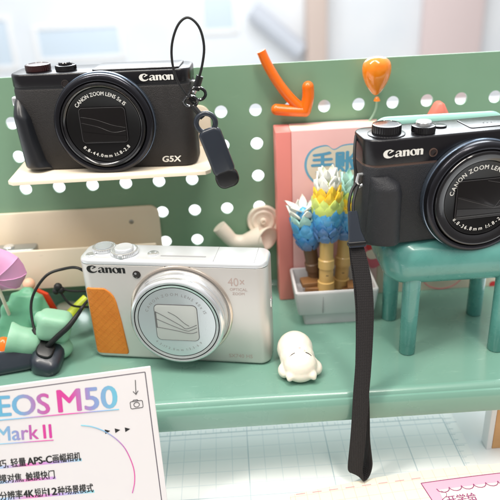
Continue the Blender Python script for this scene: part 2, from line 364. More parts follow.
r = 15
for y in (0, TH):
    arc = [(XR-r+r*math.cos(a), y, ZT-r+r*math.sin(a)) for a in [PI/2*k/10 for k in range(11)]]
    b.add([(xa,y,158.5),(xb,y,158.5),(XR,y,158.5)] + arc + [(xa,y,ZT)], [tuple(range(15))])
edge = [(XR,6),(XR,158.5)] + [(XR-r+r*math.cos(a), ZT-r+r*math.sin(a)) for a in [PI/2*k/10 for k in range(11)]] + [(xa,ZT)]
for (x0,z0),(x1,z1) in zip(edge, edge[1:]): b.add([(x0,0,z0),(x1,0,z1),(x1,TH,z1),(x0,TH,z0)], [(0,1,2,3)])
b.build('back_panel', M['board'], t, 30, flip=False)
prof = [(TH,6),(TH,2),(0,-1.8),(-140,-1.8),(-144,-4),(-145.4,-8),(-145.4,-16.5),(-140,-17.3),(-140,-18.6),(-146.4,-18.2),(-147.3,-16),(-147.3,-7),(-146.8,-4.4),(-145.6,-2.6),(-144.2,-2.3),(-143.6,-1.2),(-142.4,.1),(-140.6,.7),(-138.8,.5),(-137,0),(-14,0),(-8,.6),(-3.5,2.4),(-.8,4.2),(0,6)]
MB(o0).loft([[(x,y,z) for y,z in prof] for x in (XL, XR)]).build('shelf_board', M['shelf'], t, 40)

# wooden block that carries the right end of the shelf
p = at(487, 470, -128)
t = thing('support_block', (p.x+16.5, -115, DZ), 0, 'orange wooden block with white edge under the right end of the green shelf', 'block')
MB().box(-15.5, 18, -13, -4, 0, 49, .6).build('wood_block', M['wood'], t); MB().box(-19.5, -15.7, -13.4, -4, 0, 49, .5).build('edge_strip', M['white_edge'], t)

# cutting mat
mm = grid_mat('mat_grid', (235,236,235), (214,220,222), 11.2, .55, 5, 0, 0, (182,195,201), .42)
xs = [at_z(150+q/2.78, 495, DZ).x for q in (40, 90, 135, 185, 230, 280, 325, 370, 415)]
gx = at_z(250.7, 495, DZ).x
x1 = at_z(480, 470, DZ).x
mo = MB().box(-60, x1, -330, -86, DZ, DZ+1.2, .4, 3).build('cutting_mat', mm, origin=(gx, -100, DZ)); tag(mo, 'pale blue white cutting mat with grid lines under the green shelf', 'cutting mat')
e = MB(); e.box(x1-9.4, x1-8.8, -322, -95, DZ+1.2, DZ+1.26, .01); e.box(-50, x1-9, -95.4, -94.8, DZ+1.2, DZ+1.26, .01)
for k in range(26): e.box(x1-8.5, x1-(5 if k % 5 else 2.5), -96-k*5.6, -95.7-k*5.6, DZ+1.2, DZ+1.26, .01)
for k in range(56): e.box(x1-10-k*5.6, x1-9.7-k*5.6, -94.5, -(92 if k % 5 else 89.5), DZ+1.2, DZ+1.26, .01)
e.off = -Vector((gx,-100,DZ)); e.build('ruler_border', mat('ruler_print', (172,190,198), .5), mo)

# ------------------------------------------------------------------ maker's mark lettering: heavy serif letters drawn as outlines
def ell(cx, cy, rx, ry, rot=0, n=28):
    c, s_ = math.cos(rot), math.sin(rot)
    return [(cx+rx*math.cos(2*PI*k/n)*c-ry*math.sin(2*PI*k/n)*s_, cy+rx*math.cos(2*PI*k/n)*s_+ry*math.sin(2*PI*k/n)*c) for k in range(n)]
def sp2(pts, n=6, closed=True): return [(p.x, p.y) for p in spline([(x,y,0) for x,y in pts], n, closed)]
def maker_mark(mb, F, h, width):
    k = width/5.02
    G = lambda a, b, c=0: F(a*k, b*k*.77, c)
    Cc = sp2([(.60,1.26),(.28,1.16),(.04,.86),(.0,.5),(.14,.14),(.46,-.08),(.82,-.1),(1.16,.04),(1.36,.26),(1.3,.33),(1.06,.18),(.8,.16),(.58,.32),(.5,.6),(.56,.9),(.74,1.1),(.92,1.1),(1.0,1.02),(.9,.9),(.72,.74),(.76,.66),(1.0,.78),(1.3,1.0),(1.28,1.08),(1.16,1.12),(1.0,1.24),(.8,1.29)])
    mb.poly_curve([Cc], G, h)
    # a
    x = 1.44
    mb.poly_curve([sp2([(x+.1,.74),(x+.3,.95),(x+.62,1.0),(x+.84,.86),(x+.88,.6),(x+.88,.16),(x+1.0,.1),(x+.98,.02),(x+.8,-.03),(x+.62,.04),(x+.56,.12),(x+.4,-.02),(x+.2,-.03),(x+.03,.1),(x+.02,.3),(x+.16,.46),(x+.42,.54),(x+.56,.58),(x+.56,.74),(x+.46,.88),(x+.34,.86),(x+.22,.7)], 4),
                   sp2([(x+.55,.46),(x+.4,.42),(x+.32,.3),(x+.36,.17),(x+.48,.14),(x+.56,.24)], 4)], G, h)
    def n(x):
        mb.poly_curve([[(x-.02,.94),(x+.34,1.0),(x+.36,.86),(x+.46,.96),(x+.6,1.0),(x+.74,.98),(x+.84,.88),(x+.87,.7),(x+.87,0),(x+.55,0),(x+.55,.62),(x+.52,.76),(x+.45,.8),(x+.36,.74),(x+.36,0),(x+.04,0),(x+.04,.8),(x-.02,.86)]], G, h)
    n(2.42)
    mb.poly_curve([ell(3.81,.49,.47,.53), ell(3.81,.49,.17,.42,.18)], G, h)
    n(4.15)
    return mb

# ------------------------------------------------------------------ compact cameras
def lens_frame(cx, cz): return frame((cx, 0, cz), (1,0,0), (0,0,1), (0,-1,0))
def front_frame(): return frame((0,0,0), (1,0,0), (0,0,1), (0,-1,0))
def top_frame(z): return frame((0,0,z), (1,0,0), (0,1,0), (0,0,1))
def wrap_frame(W, r):         # front face that follows the rounded vertical corners of the body
    def F(x, z, h=0):
        d = r-x if x < r else (x-(W-r) if x > W-r else 0)
        if d <= 0: return Vector((x, -h, z))
        d = min(d, r*.985); c = math.sqrt(r*r-d*d); sg = -1 if x < r else 1
        return Vector((x, r-c, z)) + Vector((sg*d/r, -c/r, 0))*h
    return F
def panel(mb, F, xl, xr, z0, z1, hf, nx=18, nz=30):         # raised panel: hf(s, t) is its height over the body
    R = []
    for j in range(nz+1):
        t = j/nz; t = .5-.5*math.cos(PI*t); z = z0+(z1-z0)*t; a, b = xl(t), xr(t)
        R.append([F(a+(b-a)*(.5-.5*math.cos(PI*i/nx)), z, hf(.5-.5*math.cos(PI*i/nx), t)) for i in range(nx+1)])
    return mb.loft(R, False, False, close=False)
def lerp_pts(pts):
    def f(t):
        for (t0,x0),(t1,x1) in zip(pts, pts[1:]):
            if t <= t1: q_ = (t-t0)/(t1-t0) if t1 > t0 else 0; return x0+(x1-x0)*q_
        return pts[-1][1]
    return f
def black_camera(loc, yaw, label, W, H, D, zs, lens, mark, af, upper_text, lower_text, right, fr=11, tr=15):
    t = thing('compact_camera', loc, yaw, label, 'camera')
    off = (-W/2, -D/2, 0)
    q = lambda: MB(off)
    mid = frame((W/2, D/2, 0), (1,0,0), (0,1,0), (0,0,1)); up = frame((W/2, D/2, zs+.35), (1,0,0), (0,1,0), (0,0,1))
    q().slab(W, D, zs, 9, 2.2, mid, 8, b0=2.2).build('body', M['blackbody_cool'] if right else M['blackbody'], t)
    # the lower half closes flush against the plate: replace the rounded top by a fine groove
    q().slab(W-.6, D-.6, 3, 9, .2, frame((W/2, D/2, zs-2.4), (1,0,0),(0,1,0),(0,0,1)), 8).build('seam_line', M['copper'] if right else M['dark'], t)
    tp = q().slab(W, D, H-zs-.35, 9, 1.3, up, 8, b0=.3).build('top_plate', M['blacktop'], t)
    F = front_frame()
    # grip
    FW_ = wrap_frame(W, 9); gm = q()
    if right:
        def hf(s_, t):
            f = math.sin(min(1, s_/.62)*PI/2)**.9 if s_ < .66 else max(0, math.cos((s_-.66)/.34*PI/2))**.7
            g = min(1, (1-t)/.14)**.6 * min(1, .35+t/.05)
            return 8.2*f*g-.25
        panel(gm, FW_, lerp_pts([(0,1.2),(1,3)]), lerp_pts([(0,22.6),(.75,22.4),(.9,20.5),(1,13)]), 1.6, 45, hf, 22, 36)
    else:
        def hf(s_, t):
            f = math.sin(min(1, s_/.55)*PI/2)**.8 if s_ < .6 else max(0, math.cos((s_-.6)/.4*PI/2))**.75
            return 7*f*min(1, (1-t)/.22)**.7*min(1, .4+t/.06)-.25
        panel(gm, FW_, lerp_pts([(0,.6),(1,.5)]), lerp_pts([(0,19),(.12,15.5),(.45,12.4),(.75,10.4),(.9,7.5),(1,3)]), 1.4, 48, hf, 22, 36)
    gm.build('grip', M['blackbody_cool'] if right else M['griprubber'], t, 75)
    # lens
    cx, cz, R = lens; L = lens_frame(cx, cz)
    k = R/34.5
    q().lathe([(R,-1),(R,2.2),(R-.5,2.6),(R-.5,3),(R,3.4),(R,7.4),(R-.35,8.4),(R-1.2,9.2),(R-2.6,9.6),(R-4,9.2),(R-4.6,8.2),(R-4.6,5)], L, 96, False, False).build('lens_ring', M['blackring'], t)
    q().lathe([(R-.3,.2),(R+.55,.3),(R+.75,1.2),(R+.75,3.6),(R+.4,4.2),(R-.2,4.3)], L, 96, False, False).build('lens_rim', M['bluesteel'], t)
    q().lathe([(R-4.7,4),(R-4.7,9.4),(R-5.3,10.2),(R-6.2,10.4),(R-fr+1.4,9.4),(R-fr+.2,8.7),(R-fr,7)], L, 96, False, False).build('lens_barrel', M['blackgloss'], t)
    fc = q().lathe([(R-fr,6),(R-fr,8),(R-fr-.5,8.3),(R-fr-1,8),(.5,8)], L, 80, False, True).build('lens_face', M['blackface'], t)
    ww, wh = (31*k, 23.5*k)
    q().slab(ww, wh, .5, 2.2, .25, frame((cx, -8, cz), (1,0,0),(0,0,1),(0,-1,0))).build('lens_cover', M['blade'], t)
    lv = q()
    if right: segs_ = [[(-15,3),(-6,0),(3,-3.6),(9,-5.8),(15,-4.6)], [(-15,-5.2),(-4,-6.2),(6,-7.1),(15,-7.7)], [(-15,-10.2),(15,-10.2)]]
    else: segs_ = [[(-15,6),(-5,4),(6,0),(15,-2)], [(-15,2),(-4,-1),(6,-5),(15,-4)], [(-15,-4),(2,-6.5),(15,-7.5)]]
    for i, sg in enumerate(segs_):                         # overlapping shutter leaves, each tilted a little
        top_e = spline([(x*k, z*k, 0) for x, z in sg], 6); h0 = 8.5+.14*i
        vs = [L(p_.x, p_.y, h0+.16) for p_ in top_e] + [L(p_.x, -wh/2+.4, h0-.1+.05*i) for p_ in top_e]; nn = len(top_e)
        lv.add(vs, [(j, j+1, nn+j+1, nn+j) for j in range(nn-1)])
    lv.build('shutter_leaf', M['blade'], t, 20)
    ln = q()
    if right: segs = [[(-15,2),(-7,-1),(3,-4.5),(9,-6.5),(15,-5)], [(-15,-5.5),(-4,-6.6),(6,-7.4),(15,-8)], [(-15,-10.6),(15,-10.6)], [(3,11),(15,8)], [(9,-6.5),(15,2)]]
    else: segs = [[(-15,6),(-5,4),(6,0),(15,-2)], [(-15,2),(-4,-1),(6,-5),(15,-4)], [(-15,-4),(2,-6.5),(15,-7.5)]]
    for sg in segs: ln.tube(spline([L(x*k, z*k, 8.55) for x, z in sg], 6), .1 if not right else .12, 6)
    fr = [L(x, z, 8.45) for x, z in rr(ww+.6, wh+.6, 2.4, 5)]; ln.tube(fr, .22, 6, True)
    ln.build('blade_line', M['bladeline'], t)
    tx = q(); tx.arc_text(upper_text[0], 3.7*k, L, R-tr, upper_text[1], 8.1, .07, a_span=upper_text[2]); tx.build('lens_lettering', M['white_ink'], t, flip=False)
    tx = q(); tx.arc_text(lower_text[0], 3.3*k, L, R-tr, lower_text[1], 8.1, .05, True, a_span=lower_text[2]); tx.build('aperture_lettering', M['white_ink'], t, flip=False)
    mk = q(); maker_mark(mk, frame((mark[0], 0, mark[1]), (1,0,0), (0,0,1), (0,-1,0)), .12, mark[2]); mk.build('maker_lettering', M['white_ink'], t, flip=False)
    A = lens_frame(*af)
    q().lathe([(2.6,-.5),(2.6,.5),(2.1,.6),(2,.2),(.2,.3)], A, 28, False).build('focus_lamp', M['lampglass'] if not right else M['copper'], t)
    if right: q().lathe([(1.6,.2),(1.6,.55),(.2,.7)], A, 20, False).build('lamp_lens', M['lampglass'], t)
    return t, q, tp
def dial(q, t, x, y, z, r, h, m, name='mode_dial', ribs=40, capm=None):
    T = frame((x, y, z), (1,0,0), (0,1,0), (0,0,1)); mb = q(); n = ribs*2
    def rg(rad, hh, am=0): return [T((rad-(am if i % 2 else 0))*math.cos(2*PI*i/n), (rad-(am if i % 2 else 0))*math.sin(2*PI*i/n), hh) for i in range(n)]
    mb.loft([rg(r*.9,-.3), rg(r*.98,.3), rg(r,.8,.35), rg(r,h-.7,.35), rg(r*.97,h-.15), rg(r*.9,h), rg(r*.86,h), rg(r*.84,h-.25), rg(.2,h-.15)])
    o = mb.build(name, m, t, 30)
    return o

# --- right camera: on the teal chair
SEAT = 83.2
W, H, D = 117, 67, 31
yaw = math.radians(7); n_ = Vector((math.sin(yaw), -math.cos(yaw), 0)); tt = Vector((math.cos(yaw), math.sin(yaw), 0))
base = Vector((231.6,-110,SEAT)) + tt*(1.5+W/2) - n_*(D/2)
t, q, tp = black_camera(base, yaw, 'black compact camera sitting on the teal miniature chair', W, H, D, 51.6, (69.0, 28.2, 34.6), (9.6, 56.4, 24.2), (40, 57), ('CANON ZOOM LENS 4.2x IS', 90, 160), ('8.8-36.8mm 1:1.8-2.8', 270, 112), True)
dial(q, t, 15.5, 12, H, 8.6, 6.2, M['blackgloss'], 'mode_dial')
q().lathe([(11,0),(11,.8),(10.4,1.1),(8,1.1)], frame((15.5,12,H-.3),(1,0,0),(0,1,0),(0,0,1)), 40).build('dial_base', M['blacktop'], t)
dial(q, t, 37, 9, H, 7, 4.4, M['blackgloss'], 'zoom_lever'); q().lathe([(4.6,0),(4.6,2.2),(4.1,2.8),(.3,3)], frame((37,9,H+4),(1,0,0),(0,1,0),(0,0,1)), 36, False).build('shutter_button', M['chrome'], t)
q().lathe([(4,0),(4,.9),(3.6,1.1),(.3,1)], frame((51,17,H-.1),(1,0,0),(0,1,0),(0,0,1)), 30).build('power_button', M['blacktop'], t)
q().slab(46, 20, .5, 2, .3, frame((89,17,H-.05),(1,0,0),(0,1,0),(0,0,1))).build('flash_lid', M['blacktop'], t)
e = q()
for x in (78, 80.5, 83): e.lathe([(.5,0),(.45,.15)], frame((x,15,H+.42),(1,0,0),(0,1,0),(0,0,1)), 8)
e.build('microphone_hole', M['dark'], t)
RT = t
lug = MB((-W/2,-D/2,0)); lug.tube([(1,8,45),(-2.6,7,45.5),(-3.4,7,41),(-1.5,7.5,37.5),(1,8,38.5)], 1.0, 8); lug.build('strap_lug', M['chrome'], t)

# --- left camera: on the cream tray
TRAY = 122.4
W, H, D = 116.5, 63.6, 31
yaw = math.radians(-5); n_ = Vector((math.sin(yaw), -math.cos(yaw), 0)); tt = Vector((math.cos(yaw), math.sin(yaw), 0))
base = Vector((20,-40,TRAY)) + tt*(-4+W/2) - n_*(D/2)
t, q, tp = black_camera(base, yaw, 'black compact camera on the cream tray hung from the pegboard', W, H, D, 55, (60, 31.6, 32.2), (84.6, 57.1, 21.8), (37, 57), ('CANON ZOOM LENS 5x IS', 91, 104), ('8.8-44.0mm 1:1.8-2.8', 270, 96), False, 8.0, 12.0)
tx = q(); tx.text('G5X', 5.6, front_frame(), 93.5, 3.6, .12, .2, shear=.14, wscale=1.15); tx.build('model_lettering', M['white_ink'], t, flip=False)
dial(q, t, 16, 14, H, 8.2, 4.2, mat('dark_red_black_metal', (52,22,24), .25, coat=.4), 'mode_dial'); dial(q, t, 35, 12, H, 6.8, 3.4, M['blackgloss'], 'zoom_lever')
q().lathe([(4.4,0),(4.4,1.4),(4,1.9),(.3,2)], frame((35,12,H+3.2),(1,0,0),(0,1,0),(0,0,1)), 32, False).build('shutter_button', M['blackgloss'], t)
q().slab(56, 26, 1.2, 3, .8, frame((82,15,H-.1),(1,0,0),(0,1,0),(0,0,1))).build('flash_lid', M['blacktop'], t)
lug = q(); lug.box(-3.6, 1, 8, 13, 42, 48, 1); lug.build('strap_lug', M['chrome'], t)
lug = q(); lug.tube([(W-1,8,54),(W+2.4,7,54.4),(W+3,7,50),(W+1.5,7,47),(W-1,8,48)], 1.0, 8); lug.build('strap_lug', M['chrome'], t)

# --- silver camera: on the shelf
W, H, D = 124, 76.3, 25
yaw = math.radians(-11); n_ = Vector((math.sin(yaw), -math.cos(yaw), 0)); tt = Vector((math.cos(yaw), math.sin(yaw), 0))
base = Vector((52.2,-86.0,0)) + tt*(-.5+W/2) - n_*(D/2)
t = thing('compact_camera', base, yaw, 'silver compact camera with orange grip panel standing on the green shelf', 'camera')
q = lambda off=(-W/2,-D/2,0): MB(off)
mid = lambda z: frame((W/2, D/2, z), (1,0,0), (0,1,0), (0,0,1))
q().slab(W, D, H-3.9, 7.5, .2, mid(0), 8, b0=3.4).build('body', M['silver'], t, 50)
q().slab(W-.7, D-.7, 2, 7.2, .2, mid(H-5.4), 8).build('seam_line', M['dark'], t)
q().slab(W, D, 3.55, 7.5, 2.6, mid(H-3.55), 8, b0=.15).build('top_plate', M['silvertop'], t, 50)
F = front_frame()
FW_ = wrap_frame(W, 7.5)
gl = lerp_pts([(0,5),(.02,3.6),(.04,3.2),(.96,3),(.98,3.3),(1,4.4)]); gr_ = lerp_pts([(0,25),(.02,26),(.05,26.2),(.5,24.4),(.8,22.7),(.88,21.6),(.94,19.6),(.98,17),(1,15)])
pm = q(); panel(pm, FW_, gl, gr_, 4, 55.4, lambda s_, t: min(1, min(s_, 1-s_)/.02, min(t, 1-t)/.01)**.5*1.0-.1, 40, 60); pm.build('grip_panel', M['orange_leather'], t, 75)
e = q()
for i in range(-6, 14):                                    # stitched diamond relief on the grip panel
    for sgn in (1, -1):
        pts = []
        for k in range(40):
            x = 4.2+k*.52; z = 4+i*5.2+sgn*(x-4)*1.05+(0 if sgn == 1 else 21); tt0 = (z-4)/51.4
            if .03 < tt0 < .97 and x < gr_(tt0)-1.2: pts.append(FW_(x, z, .86))
        if len(pts) > 2: e.tube(pts, .14, 5)
e.build('grip_relief', mat('orange_leather_crease', (198,112,28), .6), t)
cx, cz = 66.5, 39.4; L = lens_frame(cx, cz)
q().lathe([(34,-1),(34,.7),(33.4,1.3),(32.6,1.4),(32.2,1),(32,0)], L, 96, False, False).build('lens_base', mat('warm_silver', (212,200,188), .25, metal=.8), t)
L2 = lens_frame(cx, cz+.6)
q().lathe([(31.5,-1),(31.2,7),(30.6,8)], L, 96, False, False).build('lens_barrel', M['chrome'], t)
q().lathe([(30.4,7),(30.8,8),(30.8,12.2),(30.2,13.4),(29,14),(27.9,13.7)], L, 96, False, False).build('lens_ring', M['chrome'], t)
q().lathe([(27.9,13.2),(27.3,13.2),(27.2,13.75)], L, 96, False, False).build('ring_groove', M['dark'], t)
q().lathe([(27.3,13.2),(27.2,13.7),(25.9,13.3),(25.6,13.2)], L, 96, False, False).build('inner_ring', M['chrome'], t)
q().lathe([(25.6,12.9),(25.2,12.9),(25.1,13.25)], L, 96, False, False).build('ring_groove', M['dark'], t)
q().lathe([(25.2,12.8),(25.1,13.2),(.4,13.2)], L, 80, False, True).build('lens_face', M['brushed'], t)
wx, wz, ww, wh = 0, 0, 27.5, 26
q().slab(ww, wh, .35, 3, .2, frame((cx, -13.1, cz), (1,0,0),(0,0,1),(0,-1,0))).build('lens_cover', M['window_grey'], t)
e = q()
for sg in ([(-13,7),(-11,6.6),(2,-1.5),(6,-4),(13,-1)], [(-13,2.5),(-2,-2.6),(6,-5.6),(9,-5),(13,-3)], [(-13,-3.6),(-2,-5.5),(8,-7.5),(13,-6)], [(-5,8),(0,5),(5,0),(8,-2)]):
    e.tube(spline([L(x, z, 13.5) for x, z in sg], 6), .17, 6)
e.tube([L(x, z, 13.3) for x, z in rr(ww+.3, wh+.3, 3.1, 5)], .22, 6, True); e.tube([L(-13.2,8,13.5), L(-13.2,-4,13.5)], .3, 6)
e.build('blade_line', mat('grey_blade_line', (84,84,86), .4), t)
tx = q(); tx.arc_text('CANON ZOOM LENS 40x IS', 2.7, L, 20.6, 90, 13.26, .02, a_span=140); tx.build('lens_lettering', M['greyink'], t, flip=False)
tx = q(); tx.arc_text('4.3-172.0mm 1:3.3-6.9', 2.4, L, 20.6, 270, 13.26, .02, True, a_span=96); tx.build('aperture_lettering', M['greyink'], t, flip=False)
FWm = lambda a_, b_, c_=0: FW_(a_+5.8, b_+66.8, c_)
mk = q(); maker_mark(mk, FWm, .12, 26.0); mk.build('maker_lettering', M['black_ink'], t, flip=False)
tx = q(); tx.text('40×', 8.4, F, 98.4, 60, .1, .0, wscale=.85); tx.text('OPTICAL', 2.8, F, 99.4, 56.6, .1, .02); tx.text('ZOOM', 2.6, F, 101, 53.6, .1, .02); tx.build('zoom_lettering', M['pinkgrey'], t, flip=False); tx = q(); tx.text('SX740 HS', 3.9, F, 96, 5.6, .1, .02, wscale=1.0); tx.build('model_lettering', M['pinkgrey'], t, flip=False)
q().lathe([(2.7,-.5),(2.7,.4),(2.2,.5),(2,.1),(.2,.2)], lens_frame(39.2,66.2), 28, False).build('focus_lamp', M['lampglass'], t)
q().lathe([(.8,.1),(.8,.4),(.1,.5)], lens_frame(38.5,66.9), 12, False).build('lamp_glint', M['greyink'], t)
T = lambda x, y: frame((x, y, H-.1), (1,0,0), (0,1,0), (0,0,1))
dial(q, t, 13.5, 15, H, 7.8, 2.6, M['chrome'], 'mode_dial'); q().lathe([(5.4,0),(5.4,.5),(.2,.6)], frame((13.5,15,H+2.5),(1,0,0),(0,1,0),(0,0,1)), 30).build('dial_cap', M['brushed'], t)
dial(q, t, 29, 10.5, H, 9.2, 2.8, M['chrome'], 'zoom_lever', 50); q().lathe([(6.2,0),(6.2,1.4),(5.6,2),(.3,1.6)], frame((29,10.5,H+2.7),(1,0,0),(0,1,0),(0,0,1)), 40).build('shutter_button', M['silvertop'], t)
q().box(27.5, 31, .9, 3, H+.2, H+2.6, .5).build('zoom_tab', M['chrome'], t)
q().lathe([(3.6,0),(3.6,.9),(3.1,1.2),(.3,1.1)], T(48.5, 10), 30).build('power_button', M['chrome'], t); q().lathe([(3.2,0),(3.2,.8),(2.8,1.1),(.3,1)], T(7.5, 6), 28).build('movie_button', M['chrome'], t)
e = q(); e.slab(30, 1.6, .25, .7, .1, T(69, 7.5)); e.build('flash_slot', M['greyink'], t); e = q(); e.box(89.5, 89.9, 1.5, D-2, H-.05, H+.06, .02); e.build('flash_seam', M['greyink'], t); e = q(); e.box(115.5, 115.9, 1.5, D-2, H-.05, H+.06, .02); e.build('top_seam', M['greyink'], t)
q().box(W-1, W+.8, 9, 14, 40, 46, .5).build('strap_lug', M['chrome'], t); q().box(-1.2, 1, 9, 14, 52, 58, .5).build('strap_lug', M['chrome'], t)

# ------------------------------------------------------------------ cream tray and bin on the pegboard
b = at(212, 150, -3)
t = thing('hanging_tray', (75, -2, TRAY), 0, 'cream metal tray hooked on the pegboard, holding the black camera', 'tray')
o = (-75, 2, -TRAY)
r_ = 8; xr = at(212, 140, -3).x; zt = at(195, 106, -3).z
out = [(6,119.8),(xr,119.8)] + [(xr-r_+r_*math.cos(a), zt-r_+r_*math.sin(a)) for a in [PI/2*k/6 for k in range(7)]] + [(14,zt),(6,zt-8)]
MB(o).prism(out, frame((0,-.4,0),(1,0,0),(0,0,1),(0,-1,0)), 0, 2, .3).build('back_plate', M['cream'], t)
fl = [(8.5,-2.6),(142,-2.6),(141.5,-58),(138,-61.5),(13,-61.5),(9.2,-58)]
MB(o).prism(list(reversed(fl)), frame((0,0,TRAY-2.6),(1,0,0),(0,1,0),(0,0,1)), 0, 2.5, .5).build('tray_floor', M['cream'], t)

t = thing('hanging_bin', (20, -2, 29), 0, 'long cream bin hooked low on the pegboard behind the silver camera', 'bin')
o = (-20, 2, -29)
xr, zt = at(160, 225, -3).x, at(100, 209, -3).z
out = [(-70,30),(xr,30)] + [(xr-7+7*math.cos(a), zt-7+7*math.sin(a)) for a in [PI/2*k/6 for k in range(7)]] + [(-70,zt)]
MB(o).prism(out, frame((0,-.4,0),(1,0,0),(0,0,1),(0,-1,0)), 0, 2, .3).build('back_plate', M['cream'], t)
p = at(131, 223, -5)
MB(o).lathe([(1.7,0),(1.7,.6),(1.1,.9),(.2,.8)], frame((p.x,-2.4,p.z),(1,0,0),(0,0,1),(0,-1,0)), 20, False).build('rivet', M['steel'], t)
MB(o).box(-70, 97, -33, -2.6, 29.4, 31, .4).build('bin_floor', M['cream'], t); MB(o).box(-70, 97, -35.4, -33.2, 29.2, 60.8, .7).build('front_lip', M['cream'], t)
p = at(17, 250, -30)
t = thing('metal_clip', (p.x, -22, 31.1), 0, 'flat grey metal clip lying in the long cream bin at far left', 'clip')
MB().box(-24, 12, -6, 6, 0, 27.6, 1.2, 3).build('clip_plate', M['steel'], t); MB().lathe([(4,0),(4,1.2),(3.4,1.8),(.3,1.9)], frame((-8,-1,27.5),(1,0,0),(0,1,0),(0,0,1)), 24).build('clip_knob', M['chrome'], t)
p = at_z(68, 304, 0)
tag(MB().lathe([(8.2,0),(8.6,.8),(8.2,1.8),(7.4,2.2),(.4,2.2)], frame((p.x+1,-14,.05),(1,0,0),(0,.8,0),(0,0,1)), 32).build('hole_stand_in', M['ivory'], origin=(p.x+1,-14,0)), 'white oval disc standing in for a bright hole in the shelf behind the green toy', 'disc')  # white disc added in place of a hole with the bright desk below

# ------------------------------------------------------------------ things fixed to the board
def P(pts, Y): return [at(u, v, Y) for u, v in pts]
a = spline(P([(261,51),(268,66),(279,84),(291,99),(303,110)], -7), 6)
t = thing('arrow', at(303,110,-3), 0, 'orange foam arrow stuck on the pegboard pointing down right', 'arrow'); o = -at(303,110,-3)
m = MB(o); m.tube(a, [3.3+.5*i/len(a) for i in range(len(a))], 16); m.build('shaft', M['orange'], t, 50)
h = MB(o); h.tube(spline(P([(308,87),(308,98),(305,111)],-7.5),6), 4.2, 16); h.tube(spline(P([(276.5,109.5),(290,110.5),(305,111)],-7.5),6), 4, 16)
for u, v, r in ((308,87,4.2),(276.5,109.5,4),(305,111,4.1)): h.ball(at(u,v,-7.5), r, n=16)
h.build('arrow_head', M['orange'], t, 60)
c = at(376.5, 75, -12); t = thing('balloon', at(377,99,-6), 0, 'orange teardrop balloon ornament on the pegboard with a pale string', 'balloon'); o = -at(377,99,-6)
prof = [(.3,-12.4),(1.8,-11.8),(4.4,-9),(7.2,-4.8),(9.2,0),(10,4),(10,7),(9.2,10),(7.2,12.2),(4.4,13.5),(1.8,14),(.2,14.1)]
pp = [(p.x, p.y) for p in spline([(r,z,0) for r,z in prof], 4)]
MB(o).lathe([(max(.1,r), z) for r, z in pp], frame(c+Vector((0,0,-1.5)),(1,0,0),(0,.75,0),(0,0,1)), 36).build('balloon_skin', M['orangeballoon'], t, 80)
MB(o).lathe([(2.4,-2),(1.9,-.4),(1,1)], frame(at(377,98,-12),(1,0,0),(0,1,0),(0,0,1)), 16).build('knot', M['orangeballoon'], t)
MB(o).tube(spline(P([(377,99),(376,108),(372,117),(365,125),(355,131)],-5),6), .8, 8).build('string', M['string'], t)
# horn ornament
t = thing('horn_ornament', at(262,238,-2), 0, 'beige horn shaped plastic ornament with round disc on the pegboard', 'ornament'); o = -at(262,238,-2)
c = at(263.5, 221.5, -4)
MB(o).lathe([(12.6,0),(12.8,2),(12,3.6),(10.4,3.4),(9.6,2.6),(8.2,3.6),(6.6,3.4),(5.6,2.6),(2.6,2.6),(2.2,4.4),(1.4,4.6),(1.2,3),(.2,3)], frame((c.x,-.6,c.z),(1,0,0),(0,0,1),(0,-1,0)), 48).build('disc', M['horn'], t)
pts = spline(P([(219,226.5),(226,234),(233,240.5),(243,242),(253,240),(262,237.5)],-12), 5); n = len(pts)
hm = MB(o); hm.tube(pts, [5.5+.15*math.sin(i*.5) if i < n*.55 else 5.5+(i-n*.55)*.4 for i in range(n)], 18); hm.build('horn_tube', M['horn'], t, 60)
e = at(266.5, 238, -14); ax = Vector((.55,-.75,-.1)).normalized(); sx = ax.cross(Vector((0,0,1))).normalized(); sy = sx.cross(ax)
MB(o).lathe([(5,-6),(8,-2),(9.4,.5),(9.6,1.6),(8.8,1.8),(7,0),(4,-2),(.3,-3)], frame(e,sx,sy,ax), 32, False).build('horn_bell', M['horn'], t, 60)
# coral cone
t = thing('coral_cone', at(442,140,-22), 0, 'coral pink pointed cone peeking up behind the mint chair back', 'cone'); c = at(440,102,-22); o = -at(442,140,-22)
m = MB(o); m.loft([[Vector((c.x+s_*k*1.0+.6*(1-k)*0, -22+yy, c.z-z)) for s_, yy in ((-1,-1),(-.5,-4),(.5,-4),(1,-1),(1,4),(-1,4))] for k, z in ((1.2,0),(3,1.2),(5.5,6),(9.5,14),(15,26))])
m.build('cone_shell', M['coral'], t, 80)

# ------------------------------------------------------------------ pink notebook box, printed card
t = thing('notebook', (225, -16, 0), 0, 'pink hardcover notebook with blue cloud lettering, standing against the pegboard', 'notebook'); o = (-225, 16, 0)
xl, xs_, xr = at(277.5,210,-24).x, at(292.5,210,-24).x, 263
zt = at(300,131,-24).z; yF = -24
MB(o).box(xl, xs_, yF, -2.5, .2, zt, .8).build('spine', M['salmon'], t)
cv = MB(o).box(xs_+.05, xr, yF+.2, yF+2.4, .2, zt+.2, .5).build('cover', M['pink'], t)
MB(o).box(xs_+.1, xr-1.5, yF+2.5, -5, .6, zt-.4, .3).build('page_block', M['pages'], t); MB(o).box(xs_+.05, xr, -4.8, -2.6, .2, zt, .5).build('back_cover', M['pink'], t)
fF = frame((0, yF+.2, 0), (1,0,0), (0,0,1), (0,-1,0))
def cp(u, v): p = at(u, v, yF); return (p.x, p.z)
cloud = [cp(*x) for x in ((306,157),(313,148.5),(326,145),(334,149),(344,144.5),(360,144),(376,152),(381,165),(374,184),(352,188),(338,181),(318,184),(309,178),(304.5,168))]
def grow(l, k):
    cx = sum(p[0] for p in l)/len(l); cy = sum(p[1] for p in l)/len(l); return [(cx+(x-cx)*k, cy+(y-cy)*k) for x, y in l]
